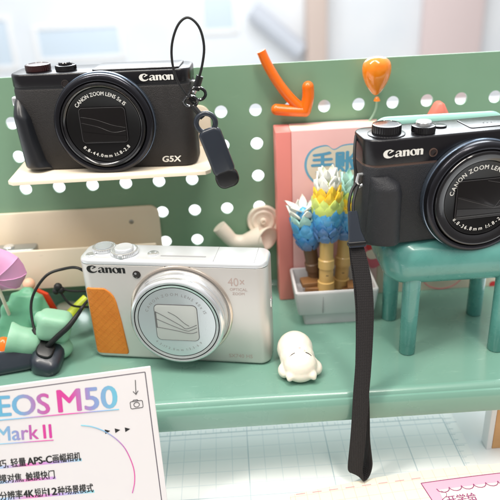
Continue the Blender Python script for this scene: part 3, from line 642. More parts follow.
m = MB(o); m.poly_curve([sp2(cloud)], fF, .15); m.build('cloud_outline', M['blue_ink'], cv and t, flip=False)
m = MB(o); m.poly_curve([sp2(grow(cloud,.93))], fF, .25); m.build('cloud_fill', M['cream_ink'], t, flip=False)
m = MB(o); x, z = cp(312, 172); m.text('手账', 17, fF, x-1, z, .35, .65, spacing=1.0); m.build('title_lettering', mat('title_blue', (96,160,196), .55), t, flip=False)
for nm, mt, pts in (('cover_print','teal_ink',[(352,186),(386,180),(386,214),(360,210)]), ('cover_print','red_ink',[(352,198),(358,194),(357,208),(352,206)]), ('cover_print','yellow_ink',[(342,206),(386,212),(386,240),(344,236)]), ('cover_print','rose_ink',[(362,243),(374,240),(381,262),(371,268),(366,256)]), ('cover_print','cream_ink',[(366,252),(380,248),(382,256),(370,259)]), ('cover_print','red_ink',[(366,247),(371,243),(376,248),(371,252)])):
    pl = sp2([cp(*x) for x in pts], 4); h = .3+random.random()*.12; m = MB(o); m.poly_curve([pl], fF, h); m.build(nm, M[mt], t, flip=False)
t = thing('printed_card', (300, -20, 0), 0, 'beige printed card with red fruit standing behind the teal chair legs', 'card'); o = (-300, 20, 0)
MB(o).box(263.6, 362, -22, -20.4, .1, 66, .3, .5).build('card_sheet', M['board_card'], t)
fF = frame((0, -22, 0), (1,0,0), (0,0,1), (0,-1,0))
def cp(u, v): p = at(u, v, -22); return (p.x, p.z)
m = MB(o)
for c in ((489,291,5),(497,287,4.6),(493,284,3)): x, z = cp(c[0], c[1]); m.poly_curve([ell(x, z, c[2], c[2]*.9)], fF, .08+.03*c[2]/5)
m.build('fruit_print', M['red_ink'], t, flip=False)
m = MB(o); m.tube([Vector((cp(443,272)[0]+17*math.cos(a), -22.05, cp(443,272)[1]+15*math.sin(a))) for a in [2*PI*k/40 for k in range(40)]], .35, 6, True); m.build('ring_print', M['rose_ink'], t)

# ------------------------------------------------------------------ planter with brick flowers
PX, PY = 225, -46
t = thing('planter', (PX, PY, 0), 0, 'pale grey rectangular plastic planter holding the brick flowers', 'planter')
w_, d_ = 60, 40
R = [(w_-14, d_-10, 0, 1.5), (w_-14, d_-10, 9.4, 1.5), (w_-5, d_-4, 9.8, 2), (w_-4, d_-3, 11, 2), (w_, d_, 27.4, 2), (w_, d_, 28.6, 2), (w_-.8, d_-.8, 29.2, 2), (w_-3.6, d_-3.6, 29.2, 1.6), (w_-4.4, d_-4.4, 28.4, 1.6), (w_-6, d_-6, 17, 1.4)]
m = MB()
for x in R: pass
m.loft([[Vector((x, y, z)) for x, y in rr(a_, b_, r, 4)] for a_, b_, z, r in R]); m.build('tray', M['greyplastic'], t)
e = MB(); e.box(-10.2,-9.8,-d_/2+.2,-d_/2+1.6,11.5,28,.05); e.build('tray_seam', M['greyink'], t)
e = MB()
for x, y, z, r, sl in ((-14,-4,17.2,.3,.25),(-14,0,21,-.2,.3),(12,-5,17.2,-.25,.2),(14,6,17.2,.2,.1),(-2,10,17.2,0,0),(-17,2,24.4,.1,.2),(17,-2,21,-.1,.1)):
    e.slab(13, 11, 3.4, .6, .4, frame((x,y,z),(math.cos(r),math.sin(r),0),(-math.sin(r),math.cos(r),0),(sl*.3,0,1)), 2)
e.build('soil_brick', M['brown'], t)
def petal(mb, F, a, r0, z0, ln, wd, tilt):
    # pointed scale on a ring: centre angle a, at radius r0, rising by ln, leaning out by tilt
    ca, sa = math.cos(a), math.sin(a); tg = (-sa, ca); vs = []
    prof = ((0,.62,0),(.25,.95,.9),(.5,1,1.4),(.75,.62,1.5),(1,.03,1.2))
    for back in (0, 1):
        for q_, w_, bu in prof:
            for s_ in (-1, 0, 1):
                rad = r0 + q_*ln*math.sin(tilt) + bu*(1 if s_ == 0 else .25) - back*1.3
                vs.append(F(ca*rad+tg[0]*s_*w_*wd/2, sa*rad+tg[1]*s_*w_*wd/2, z0+q_*ln*math.cos(tilt)))
    fs = []
    for i in range(4):
        for j in range(2):
            k = i*3+j; fs.append((k,k+1,k+4,k+3)); fs.append((15+k+1,15+k,15+k+3,15+k+4))
    for i in range(4):
        for k in (i*3, i*3+2): fs.append((k,k+3,k+18,k+15))
    fs += [(0,1,16,15),(1,2,17,16),(12,13,28,27),(13,14,29,28)]
    mb.add(vs, fs)
def brick_flower(foot, top, z1, label, tiers, r, stemm, tilt=(0,0)):
    t = thing('brick_flower', foot, 0, label, 'flower', 'brick flowers in the grey planter')
    d = Vector(top)-Vector(foot); ax = d.normalized(); sx = ax.cross(Vector((0,1,0))).normalized()*-1; sy = ax.cross(sx)
    if sx.x < 0: sx, sy = -sx, -sy
    F = frame((0,0,0), sx, sy, ax); L = d.length
    s0 = L*z1
    sm = MB(); sm.lathe([(6.2,0),(6.2,7),(5.2,7.4),(5.2,s0*.45),(5.9,s0*.46),(5.9,s0*.62),(5,s0*.64),(5,s0-1),(5.4,s0),(6.4,s0+4),(.3,s0+5)], F, 20); sm.build('stem', stemm, t, 35)
    e = MB(); e.lathe([(.9,0),(.9,.5),(.2,.6)], frame(F(0,-4.6,s0*.34), sx, ax, -sy if sy.y > 0 else sy), 10); e.build('stem_pin', M['darkbrown'], t)
    core = MB(); h = L-s0; core.lathe([(r*.55,s0),(r*.82,s0+h*.18),(r*.86,s0+h*.5),(r*.6,s0+h*.8),(.4,s0+h*.92)], F, 20); core.build('core', M[tiers[len(tiers)//2][0]], t, 80)
    for i, (mk, f, n, rs, ln, tl) in enumerate(tiers):
        m = MB()
        for k in range(n): petal(m, F, 2*PI*(k+.5*(i % 2))/n+.2+random.uniform(-.07,.07), r*rs+random.uniform(-.3,.3), s0+h*f+random.uniform(-.4,.4), ln*random.uniform(.9,1.1), 2*PI*r*rs/n*random.uniform(1.05,1.18), tl+random.uniform(-.04,.08))
        m.build('petal_ring', M[mk], t, 40)
FZ = 17.2
def tiers(cols, n, ln, flare):
    N = len(cols); out = []
    for i, c_ in enumerate(cols):
        f = i/(N-1); rs = .72+.32*math.sin(min(1, f*1.9)*PI/2) if f < .5 else 1.04-.62*((f-.5)/.5)**1.5
        out.append((c_, f*.84, max(5, round(n*min(1, rs))), rs, ln*(1+.15*f), .3-.3*min(1, f*3)+flare*max(0, f-.6)))
    return out
f0 = at(326, 289, -50); f1 = at(327.5, 169, -46)
brick_flower((f0.x, -50, FZ+5), (f1.x, -46, f1.z), .43, 'tallest blue and yellow brick flower with white tip in the grey planter', tiers(['p_slate','p_slate','p_blue','p_blue2','p_blue2','p_lime','p_lime','p_yellow','p_yellow','p_white','p_white','p_white'], 9, 8.6, .5), 9.7, M['tan'])
f0 = at(341, 288, -40); f1 = at(350, 174, -33)
brick_flower((f0.x, -38, FZ), (f1.x, -33, f1.z), .45, 'blue brick flower with pale aqua tip, partly hidden behind the hanging cords', tiers(['p_slate','p_blue','p_blue2','p_blue2','p_blue2','p_yellow','p_yellow','p_lime','p_aqua','p_aqua','p_aqua'], 9, 8.6, .4), 9.5, M['tan'])
f0 = at(318, 262, -36); f1 = at(302, 203, -42)
brick_flower((f0.x-1, -36, FZ), (f1.x, -42, f1.z), .5, 'shortest brick flower, blue with open pale petals, leaning left in the planter', tiers(['p_slate','p_blue','p_blue2','p_blue2','p_aqua','p_white','p_white'], 8, 9.4, 2.0), 9, M['darkbrown'])

# ------------------------------------------------------------------ ivory figurine lying on its back
c0 = at_z(300, 376, 0); t = thing('figurine', (c0.x, c0.y, 0), 0, 'small ivory animal figurine lying on its back near the shelf edge', 'figurine')
m = MB(); m.ball((-1.5, 15, 11.2), (12, 13.5, 11.2)); m.ball((0,-1,9.6),(11,9.6,9.6)); m.ball((-1,7,10.2),(11.6,9,10)); m.ball((-10,0,5.2),(4.4,6,4.4)); m.ball((10.4,1,5.2),(4.4,6,4.4)); m.ball((-8.6,2,6),(4,6,5)); m.ball((8.8,3,6),(4,6,5))
m.ball((-6.8,-7.4,6.2),(3.2,3.4,3)); m.ball((7,-7.4,6.2),(3.2,3.4,3)); m.ball((-7.6,-8.8,5),(2,2.2,2)); m.ball((7.8,-8.8,5),(2,2.2,2)); m.ball((0,-5,6),(9,6,6)); m.ball((-6,25,5),(4,5,4.5)); m.ball((5,25,5),(4,5,4.5))
fuse(m.build('body', M['ivory'], t), .7, 8)
fz = 17.6
MB().ball((.2,1.6,fz+.6),(3.4,2.8,2.1)).build('muzzle', mat('pale_muzzle', (244,238,226), .45), t)
MB().ball((.2,2.2,fz+2.4),(.9,.7,.5)).build('nose', mat('soft_rose_paint', (206,160,150), .5), t)
for sx in (-1, 1):
    MB().tube([(.2+sx*3.4,-.6,fz+.95), (.2+sx*5.2,-1.1,fz+.25), (.2+sx*6.9,-1.9,fz-1.1)], .42, 8).build('closed_eye', M['eye'], t)

# ------------------------------------------------------------------ teal miniature chair
t = thing('miniature_chair', (292, -80, 0), 0, 'teal plastic miniature chair with mint back carrying a black camera', 'chair'); o = (-292, 80, 0)
m = MB(o); m.slab(97, 64, 30.2, 17, 11.5, frame((296.5,-79,53),(1,0,0),(0,1,0),(0,0,1)), 12, b0=11); m.build('seat', M['teal'], t, 60)
for x, y in ((266.5,-103),(265,-59),(328,-60),(326,-106)):
    MB(o).lathe([(4.9,0),(5.4,.6),(5.6,30),(6,60)], frame((x,y,.05),(1,0,0),(0,1,0),(0,0,1)), 28).build('leg', M['teal'], t, 60)
m = MB(o); m.slab(88, 70, 8.5, 10, 3.8, frame((292.5,-47.5,114),(1,0,0),(0,0,1),(0,-1,0)), 8); m.build('backrest', M['mint'], t, 60)

# ------------------------------------------------------------------ left lanyard: hangs from the left camera
Y0 = -66
o3 = at(193, 92, -60); t = thing('wrist_lanyard', o3, 0, 'black cord lanyard with flat tab hanging off the left camera, loop standing up', 'lanyard'); o = -o3
lp = spline(P([(197,84),(202,66),(204,46),(199,27),(188,17.5),(178,25),(172,44),(172.5,64),(178,82),(188,97),(194,104)], -62), 6)
MB(o).tube(lp, .78, 8).build('cord', M['cord'], t)
MB(o).tube([at(200,76,-62.2), at(197.6,84,-62.4), at(196,90,-62.4)], 2.2, 12).build('sleeve', M['rubberdark'], t)
for (u, v, r, ry) in ((197.5,94,5,.5),(190.5,101.5,4.2,1.2)):
    cc = at(u, v, -63.5); MB(o).tube([cc+Vector((r*math.cos(a), -.8*math.sin(a*1), r*.8*math.sin(a))) for a in [2*PI*k/28 for k in range(28)]], 1.0, 8, True).build('split_ring', M['blackgloss'], t)
MB(o).tube(spline([at(193,106,-63.5), at(198,112,-64.5), at(203,118,-65.5)], 4), 1.7, 10).build('link', M['cord'], t)
a, b_ = at(207,126,Y0), at(228,180,Y0); ax = (b_-a); L = ax.length; ax.normalize(); sx = Vector((0,1,0)).cross(ax).normalized(); sx = -sx if sx.x < 0 else sx; nm = Vector((0,-1,0))
Ft = frame(a, sx, ax, nm)
MB(o).tube([Ft(6*math.cos(q_), -2+6*math.sin(q_), 0) for q_ in [2*PI*k/30 for k in range(30)]], 1.7, 10, True).build('tab_eyelet', M['rubber'], t)
Fs = frame(a+ax*(L*.47), sx, ax, nm)
MB(o).slab(14.6, L*.86, 5, 4.5, 2, frame(a+ax*(L*.47)+Vector((0,2.5,0)), sx, ax, nm)).build('tab', M['rubber'], t, 60)
MB(o).slab(15.2, 13, 5.8, 5.5, 2.2, frame(a+ax*(L*.96)+Vector((0,2.9,0)), sx, ax, nm), 8).build('tab_end', M['rubberdark'], t, 60)

# ------------------------------------------------------------------ lower lanyard: lies on the shelf, tied to the silver camera
o3 = at_z(45, 372, 0); t = thing('wrist_lanyard', o3, 0, 'black cord lanyard lying on the shelf at left, tied to the silver camera', 'lanyard'); o = -o3
hd = Vector((o3.x-.5, o3.y+9, 9))
def A3(u, v, y): return at(u, v, y)
yh = hd.y
MB(o).tube(spline([A3(38,341,yh+1), A3(33,324,yh+8), A3(31,306,yh+14), A3(35,291,yh+18), A3(47,275,yh+22), A3(63,269,yh+24), A3(78,268,-76), (57,-74,56)], 6), 1.0, 8).build('cord', M['cord'], t)
m = MB(o); s1 = spline([A3(46,348,yh-2), A3(57,337,yh-3), A3(68,327,yh-2), A3(78,314,yh+3), A3(84,305,-84), A3(92,296,-60)], 6); n = len(s1)
m.tube(s1, [1.9 if i < n*.4 else max(1, 1.9-(i-n*.4)*.08) for i in range(n)], 10); m.build('sleeve', M['cord'], t)
m = MB(o); m.tube(spline([A3(38,343,yh),A3(36,336,yh+2),A3(34.5,329,yh+5)],4), 1.9, 10); m.build('sleeve', M['cord'], t)
m = MB(o); m.tube(spline([A3(60,291,-62),A3(66,300,-64),A3(74,306,-64),A3(92,307,-58)],6), .8, 8); m.tube(spline([A3(60,288,-62),A3(72,291,-62),A3(92,291,-58)],6), .8, 8); m.build('thin_cord', M['cord'], t)
m = MB(o)
for u, v, r in ((58,287,3),(61,290,2.8),(56,291,2.6)): m.ball(A3(u,v,-62), r, n=12)
m.build('bead', M['cord'], t, 60)
# clasp: tab plus its thick rounded head
m = MB(o); m.slab(21, 25, 14.5, 8, 5, frame(hd+Vector((0,-1,-8.6)), (.93,-.2,-.3), (.16,.93,.32), (.28,-.3,.9)), 8, b0=5); m.build('clasp_head', M['rubber'], t, 60)
m = MB(o); m.slab(12, 15, 3, 5, 1.2, frame(hd+Vector((2,-3.2,4.6)), (.93,-.2,-.3), (.16,.93,.32), (.28,-.3,.9)), 6); m.build('clasp_button', M['rubberdark'], t, 60)
p0, p1 = hd+Vector((-6,0,-.5)), Vector((hd.x-60, hd.y-9, 6.2)); ax = (p1-p0).normalized(); sy = Vector((0,.5,1)).normalized(); sx = ax.cross(sy).normalized(); sy = sx.cross(ax)
m = MB(o); L = (p1-p0).length; m.loft([[p0+ax*s_+sx*x*k+sy*y*k for x, y in rr(11, 19, 5, 5)] for s_, k in ((0,.8),(2,.94),(8,.98),(L-6,1),(L-2,.9),(L,.7))]); m.build('tab', M['rubber'], t, 60)

# ------------------------------------------------------------------ small toys at left
o3 = at(25, 335, -62); gx0 = o3.x
t = thing('toy_figure', (gx0, -62, 0), 0, 'green hooded toy figure lying on the shelf below the cream bin', 'toy'); o = Vector((-gx0, 62, 0))
m = MB(o)                                                     # cloak: a flared, folded cone lying back, melted to the body under it
apex, foot = at(28,287,-50), Vector((gx0-1,-62,0)); ax = (apex-foot); Lc = ax.length; ax.normalize(); sx = Vector((1,0,0)); sx = (sx-ax*sx.dot(ax)).normalized(); sy = ax.cross(sx); Fk = frame(foot, sx, sy, ax)
m.loft([[Fk(r*(1+.1*math.sin(5*2*PI*k/40+h))*math.cos(2*PI*k/40)*1.35, r*(1+.1*math.sin(5*2*PI*k/40+h))*math.sin(2*PI*k/40)*.8, h) for k in range(40)] for r, h in ((15,0),(16.5,4),(14.5,14),(11.5,26),(8,36),(5,Lc-4),(2,Lc))])
m.ball(at(9,312,-58), (6,5,8)); m.ball(at(42,322,-66), (9,7,6), (0,.5,0)); fuse(m.build('body', M['toygreen'], t), 1.0, 3)
m = MB(o); p = at(29,284,-46); m.ball(p, 4.4); m.build('face', mat('peach_vinyl', (238,186,158), .45), t, 80)
m = MB(o)                                                     # rounded hood with a knob
p = at(50,325,-84); m.slab(23, 18, 20, 6, 5, frame((p.x,-84,max(0,p.z-10)),(.94,.1,-.3),(-.1,1,0),(.3,0,.95))); p = at(41,318,-86); m.ball(p,(4.6,4.6,5)); p = at(56,342,-84); m.ball((p.x,-84,8),(11,9,8)); p = at(47,345,-86); m.ball((p.x,-86,6.5),(8,7,6.5)); fuse(m.build('hood', M['toygreen2'], t), 1.0, 6)
a, b_ = at(8,338,-88), at(36,343,-86); ax = (b_-a).normalized(); sx = ax.cross(Vector((0,0,1))).normalized(); sy = sx.cross(ax); Fk = frame(a, sx, sy, ax); Lc = (b_-a).length
m = MB(o); m.loft([[Fk(r*(1+.05*math.sin(4*2*PI*k/36+h*.3))*math.cos(2*PI*k/36), r*(1+.05*math.sin(4*2*PI*k/36+h*.3))*math.sin(2*PI*k/36)*1.05, h) for k in range(36)] for r, h in ((6,2.5),(8.6,1),(10.2,0),(10.6,1),(9.6,6),(9.2,Lc*.6),(10,Lc),(8,Lc+2.4),(3,Lc+4))]); m.build('sleeve', M['toygreen2'], t, 60)
p = at(62,339,-79); m = MB(o); m.lathe([(3.4,-4),(2.6,0),(.3,5)], frame(p,(1,0,0),(0,1,0),(0,0,1)), 14); m.build('pointed_tip', M['ivory'], t)
p = at(2, 331, -90); tag(MB().ball(Vector((0,0,14)), (6.5,6,9)).ball(Vector((-2,0,6)), (8,7,6)).build('toy_ball', M['red'], origin=None), 'orange rounded toy piece at the left edge beside the green toy', 'toy'); bpy.data.objects['toy_ball'].location = Vector((p.x-1,-90,0))*S; m_ = bpy.data.objects['toy_ball']; m_.data.materials[0] = M['orange']
p = at(44, 296, -44)
tt_ = tag(MB().prism(list(reversed([(-8,0),(6,0),(7.5,8),(3,17),(-4,20),(-9,9)])), frame((0,2.5,0),(1,0,0),(0,0,1),(0,-1,0)), 0, 5, 1).build('toy_wedge', M['red']), 'red orange pointed toy piece standing behind the green figure', 'toy'); tt_.location = Vector((p.x, -46, .1))*S; tt_.scale = (1.1,1,1.75)
a, b_ = at(66, 319, -64), at(87, 299, -52); 
t = thing('toy_tube', (a.x, a.y, 0), 0, 'lime yellow toy tube with orange band lying beside the silver camera', 'toy'); o = -Vector((a.x, a.y, 0))
a.z = max(a.z, 6); ax = (b_-a).normalized(); MB(o).tube([a, a+ax*8, b_], 4, 18).build('tube', M['lime'], t, 60); MB(o).tube([a-ax*3, a+ax*2.2], 4.5, 18).build('band', M['orange'], t, 60)
# lilac parasol: faceted canopy with ribs, on a stick
c = at(-2, 262, -66); t = thing('toy_parasol', (c.x, -62, 0), 0, 'lilac toy parasol with ribbed canopy at the left edge', 'parasol'); o = -Vector((c.x,-62,0))
apex = at(-6, 280, -80); ax = Vector((-.1,-.8,-.15)).normalized(); sx = ax.cross(Vector((0,0,1))).normalized(); sy = sx.cross(ax); Fp = frame(apex, sx, sy, ax)
rings = []
for r, h in ((.4,0),(6,-1),(11.5,-3.6),(15.5,-7),(17.6,-11)):
    rings.append([Fp(r*(1-.06*(i % 2)*(r > 2))*math.cos(2*PI*i/16+.2), r*(1-.06*(i % 2)*(r > 2))*math.sin(2*PI*i/16+.2), h-(.8 if i % 2 else 0)) for i in range(16)])
inner = [[p_-ax*1.2 for p_ in r] for r in reversed(rings)]
MB(o).loft(rings+inner).build('canopy', M['lilac'], t, 30)
e = MB(o)
for k in range(0, 16, 2): e.tube([rings[i][k]+ax*.1 for i in range(5)], .35, 6)
e.build('canopy_rib', M['lilac'], t)
MB(o).tube([apex-ax*1, Vector((c.x-4,-52,1))], 1.2, 8).build('stick', M['ivory'], t)

# ------------------------------------------------------------------ webbing wrist strap on the right camera
o3 = at(357, 240, -120); t = thing('wrist_strap', o3, 0, 'black webbing wrist strap hanging from the camera on the chair', 'strap'); o = -o3
m = MB(o)
m.tube(spline([at(358,182,-101), at(352,190,-106), at(349,204,-112), at(350,220,-117), at(353,236,-121)],6), .95, 8)
m.tube(spline([at(359,184,-102), at(356,191,-107), at(353,204,-113), at(354,220,-118), at(357,236,-122)],6), .95, 8)
m.build('cord', M['cord'], t)
m = MB(o); m.tube(spline([at(356,135.5,-88), at(354.5,150,-96), at(355,166,-101), at(358,180,-102)],6), .9, 8); m.build('cord', M['cord'], t)
a, b_ = at(353.5, 211, -116), at(356, 247, -123); ax = (b_-a).normalized(); sx = Vector((1,0,0)); sx = (sx-ax*sx.dot(ax)).normalized(); nm = sx.cross(ax); L = (b_-a).length
m = MB(o); m.loft([[a+ax*s_+sx*(x+dx)+nm*y for x, y in rr(wd, 4.4, 1.6, 4)] for s_, wd, dx in ((0,5,-.6),(1,5.8,-.6),(L*.55,7.4,-.2),(L*.8,9.6,.6),(L-1,10.6,.8),(L,10,.8))]); m.build('connector', M['rubber'], t, 60)
m = MB(o); m.box(-5.6,5.6,-2.8,2.8,-1.2,1.2,.5); bx = MB(o); bx.slab(11.6,5.2,2.4,1.4,.6,frame(b_-ax*3.4+sx*.8, sx, nm, ax)); bx.build('connector_band', M['rubberdark'], t)
keys = [(356.5,246,-122, (1,-.18,0), 8), (360,262,-127, (1,-.18,0), 9), (364,285,-133, (1,-.18,0), 9.6), (365.6,310,-138.5, (1,-.18,0), 9.6), (364.8,340,-143.5, (1,-.2,0), 9.6), (363,370,-148, (1,-.2,0), 9.6), (361,395,-151.5, (1,-.25,0), 9.6), (359.5,420,-153, (1,-.3,0), 9.6), (357.4,445,-153.8, (1,-.35,-.05), 9.6), (355.4,464,-154.4, (1,-.4,-.2), 9.6),
 (355.6,472,-154.6, (1,-.45,-.4), 9.6), (359,475.5,-153.6, (.95,-.6,-.4), 9.4), (364,472,-151.6, (.7,-.85,-.1), 9), (367.6,463,-150, (.55,-.85,.2), 8.4), (367.4,452,-149.4, (.45,-.9,.1), 8), (365.4,436,-149.2, (.5,-.8,0), 8), (363.6,415,-149, (.75,-.5,0), 8), (362.5,395,-148, (1,-.2,0), 8), (361.5,370,-145, (1,0,0), 7.6), (361.8,340,-140.6, (1,.2,0), 7.6), (361.5,310,-135.6, (1,.2,0), 7.6), (359.5,285,-130, (1,.2,0), 7.6), (356.5,262,-124, (1,.2,0), 7.6), (355,246,-119.5, (1,.2,0), 7.6)]
mid = spline([at(*k[:3]) for k in keys], 6); sdv = spline([k[3] for k in keys], 6); wds = [p_.x for p_ in spline([(k[4],0,0) for k in keys], 6)]
sb = MB(o); sb.ribbon(mid, sdv, wds, 1.1); sb.build('webbing', M['strap'], t, 60)

# ------------------------------------------------------------------ sign card in front of the shelf
yw, ln = math.radians(7), math.radians(9)
ct = Vector((math.cos(yw), math.sin(yw), 0)); cb = Vector((math.sin(yw)*math.sin(ln)*-1, math.cos(yw)*math.sin(ln), math.cos(ln))); cn = ct.cross(cb)
top = at(150.5, 366.5, -160)
def on_card(u, v):                                          # photo position -> (a, b) on the card, from its top right corner
    d = ray(u, v); P_ = CAM + d*((top-CAM).dot(cn)/d.dot(cn)); q_ = P_-top; return q_.dot(ct), q_.dot(cb)
hh = (top.z-DZ-1.3)/math.cos(ln); ww = 158
t = bpy.data.objects.new('sign_card', None); C.objects.link(t); tag(t, 'white printed sign card with rainbow lettering leaning before the shelf at left', 'sign')
Mt = Matrix((ct, cb, cn)).transposed().to_4x4(); org = top - ct*(ww/2) - cb*hh; Mt.translation = org*S; t.matrix_world = Mt
K = lambda a, b: (a+ww/2, b+hh)                              # corner coordinates -> local
Fc = frame((ww/2, hh, 0), (1,0,0), (0,1,0), (0,0,1))
m = MB(); m.box(-ww/2, ww/2, 0, hh, -1.2, 0, .3, .6); m.build('card_sheet', M['paper'], t)
m = MB(); m.box(-14, 14, 4, 70, -3, -1.4, .3); m.build('back_stay', M['paper'], t)
c1, c2, c3 = on_card(145,372), on_card(154,497), on_card(2,388.5)
m = MB()
for a0, a1, b0, b1 in ((-ww-c1[0], c1[0], c1[1]-.28, c1[1]+.28), (c1[0]-.28, c1[0]+.28, -hh+6, c1[1])): m.add([Fc(a0,b0,.05),Fc(a1,b0,.05),Fc(a1,b1,.05+.02*(a1-a0 < 2)),Fc(a0,b1,.05+.02*(a1-a0 < 2))], [(0,1,2,3)])
m.build('border_line', mat('border_ink', (92,84,96), .6), t, flip=False)
rb = [(0,(92,178,206)),(.22,(112,170,208)),(.42,(190,96,168)),(.56,(214,60,150)),(.64,(214,66,156)),(.8,(140,150,204)),(1,(110,190,214))]
e0, e1 = on_card(-2, 418), on_card(118.5, 408); m1 = ramp_mat('rainbow_ink', rb, K(*e0)[0]-4, K(*e1)[0])
sl = (e1[1]-e0[1])/(e1[0]-e0[0])
def fit_text(mb, body, u0, v0, u1, v1, hgt_v, bold, h=.08, probe_w=None, space=1):
    a0, b0 = on_card(u0, v0); a1, b1 = on_card(u1, v1); ah, bh = on_card(u0, hgt_v); cap = bh-b0; size = cap/.70
    wid = a1-a0
    cu = bpy.data.curves.new('t','FONT'); cu.body = body; cu.size = size; cu.space_character = space; oo = bpy.data.objects.new('t', cu); C.objects.link(oo)
    mm_ = bpy.data.meshes.new_from_object(oo.evaluated_get(bpy.context.evaluated_depsgraph_get())); xs = [p.co.x for p in mm_.vertices]; w0 = max(xs)-min(xs); x0 = min(xs)
    bpy.data.objects.remove(oo); bpy.data.curves.remove(cu)
    dr = Vector((a1-a0, b1-b0)).normalized(); Fq = lambda p, q_, c=0: Fc(a0+dr.x*p-dr.y*q_, b0+dr.y*p+dr.x*q_, c)
    mb.text(body, size, Fq, x=-x0*wid/w0, wscale=wid/w0, h=h, bold=bold, spacing=space)
m = MB(); fit_text(m, 'EOS', -1, 416.2, 50, 413.2, 395.5, .42); fit_text(m, 'M50', 59, 412.2, 117.5, 407.2, 389.5, .42); m.build('headline_lettering', m1, t, flip=False)
m = MB(); u0, u1 = on_card(-4, 420.4), on_card(119, 409.2); m.tube([Fc(u0[0],u0[1],.0), Fc(u1[0],u1[1],.0)], .3, 6); m.build('headline_rule', m1, t)
e0, e1 = on_card(-4, 444), on_card(53, 440); m2 = ramp_mat('rainbow_ink_short', [(0,(120,196,212)),(.35,(134,158,206)),(.62,(184,90,168)),(.85,(212,56,148)),(1,(206,60,156))], K(*e0)[0], K(*e1)[0])
m = MB(); fit_text(m, 'Mark', -2.5, 441, 39, 438.6, 426.3, .2); fit_text(m, 'II', 44.2, 438.3, 51.8, 437.7, 424.3, .3, space=1.15); m.build('subtitle_lettering', m2, t, flip=False)
m = MB(); u0, u1 = on_card(-4, 444.2), on_card(53.5, 440); m.tube([Fc(u0[0],u0[1],0), Fc(u1[0],u1[1],0)], .26, 6); m.build('subtitle_rule', m2, t)
lines_ = (((('小巧, 轻量', -8.5, 26.2, .1), ('APS-C', 27.8, 52.2, .22), ('画幅相机', 53.2, 81, .1)), -8.5, 468.4, 81, 459.6),
 ((('触摸对焦, 触摸快门', -7.5, 55, .1),), -7.5, 483.4, 55, 477.6), ((('高分辨率', -7.5, 23, .1), ('4K', 24, 34, .22), ('短片', 35.2, 47.4, .1), ('12', 48.4, 57.2, .22), ('种场景模式', 58, 93.5, .1)), -7.5, 500.3, 93.5, 491.2))
un = MB()
for segs_, u0, v0, u1, v1 in lines_:
    for body, ua, ub, bold in segs_:
        va, vb = (v0+(v1-v0)*(x_-u0)/(u1-u0) for x_ in (ua, ub)); m = MB(); fit_text(m, body, ua, va, ub, vb, va-(7.2 if bold > .2 else 6.7), bold, .12); m.build('feature_lettering', M['black_ink'], t, flip=False)
    a0, a1 = on_card(u0-3, v0+1), on_card(u1+1, v1+1); un.add([Fc(a0[0],a0[1]-.3,.04),Fc(a1[0],a1[1]-.3,.04),Fc(a1[0],a1[1]+1.6,.04),Fc(a0[0],a0[1]+1.6,.04)], [(0,1,2,3)])
un.build('feature_underline', ramp_mat('rainbow_highlight', [(0,(170,200,232)),(.3,(226,120,186)),(.6,(190,160,220)),(1,(140,214,222))], K(*on_card(0,470))[0], K(*on_card(92,470))[0]), t, flip=False)
m = MB(); pts = [on_card(*x) for x in ((81,425.2),(92,426.6),(104,431),(115,438),(124,447),(130,458),(134,470),(134.6,482),(132.4,493))]
m.tube(spline([Fc(a,b,0) for a, b in pts], 6), .32, 6)
b0_, b1_ = pts[0], pts[-1]; m.build('arc_line', ramp_mat('arc_ink', [(0,(120,196,212)),(.5,(120,170,206)),(.85,(180,110,180)),(1,(216,80,160))], K(*b0_)[0], K(*pts[7])[0]), t)
m = MB()
for u, v in ((107.5,431.4),(117.5,430.4),(127.5,429.4)):
    a, b = on_card(u, v); m.add([Fc(a-1.4,b-1.5,.08),Fc(a+1.6,b+.1,.08),Fc(a-1.4,b+1.6,.08)], [(0,1,2)])
m.build('triangle_print', M['black_ink'], t, flip=False); m = MB()
a, b = on_card(135.3, 380); a2, b2 = on_card(136, 394.5); m.tube([Fc(a,b,0), Fc(a2,b2,0)], .22, 6); m.tube([Fc(a2-1.4,b2+2.2,0), Fc(a2,b2,0), Fc(a2+1.4,b2+2.2,0)], .22, 6)
m.build('arrow_print', M['black_ink'], t); m = MB()
a, b = on_card(136.6, 404.6); m.tube([Fc(a+x,b+y,0) for x, y in rr(7,4.6,.8,3)], .2, 6, True); m.tube([Fc(a+1.6*math.cos(k*.4),b+1.5*math.sin(k*.4),0) for k in range(16)], .2, 6, True); m.tube([Fc(a-2,b+2.4,0),Fc(a-1.4,b+3.1,0),Fc(a+.8,b+3.1,0),Fc(a+1.2,b+2.4,0)], .2, 6)
m.build('icon_print', M['black_ink'], t)

# ------------------------------------------------------------------ notebook page at the bottom right
zn = DZ+1.3; A, B = at_z(290, 494, zn+3), at_z(500, 468.5, zn+6)
ux = Vector((B.x-A.x, B.y-A.y, 0)); Ln = ux.length; ux.normalize(); uy = Vector((-ux.y, ux.x, 0)); wid = 240
t = bpy.data.objects.new('open_notebook', None); C.objects.link(t); tag(t, 'open cream notebook with grid paper and pink sticker at the bottom right', 'notebook')
Mt = Matrix((ux, uy, Vector((0,0,1)))).transposed().to_4x4(); Mt.translation = Vector((A.x, A.y, zn))*S; t.matrix_world = Mt
pg = grid_mat('grid_paper', (230,219,200), (214,186,172), 7.6, .35, 0, 3, -2, None, .7)
def zc(x): return 2.2 + 4.2*math.sin(min(1, max(0, x/190))*PI*.85)
nx = 30; m = MB(); top_ = []; 
rings = []
for i in range(nx+1):
    x = wid*i/nx; yb = -200; bow = 5*math.sin(PI*min(1,x/200)); rings.append([(x, bow, .1), (x, bow, zc(x)), (x, yb, zc(x)), (x, yb, .1)])
m.loft(rings); m.build('page_block', pg, t, 50)
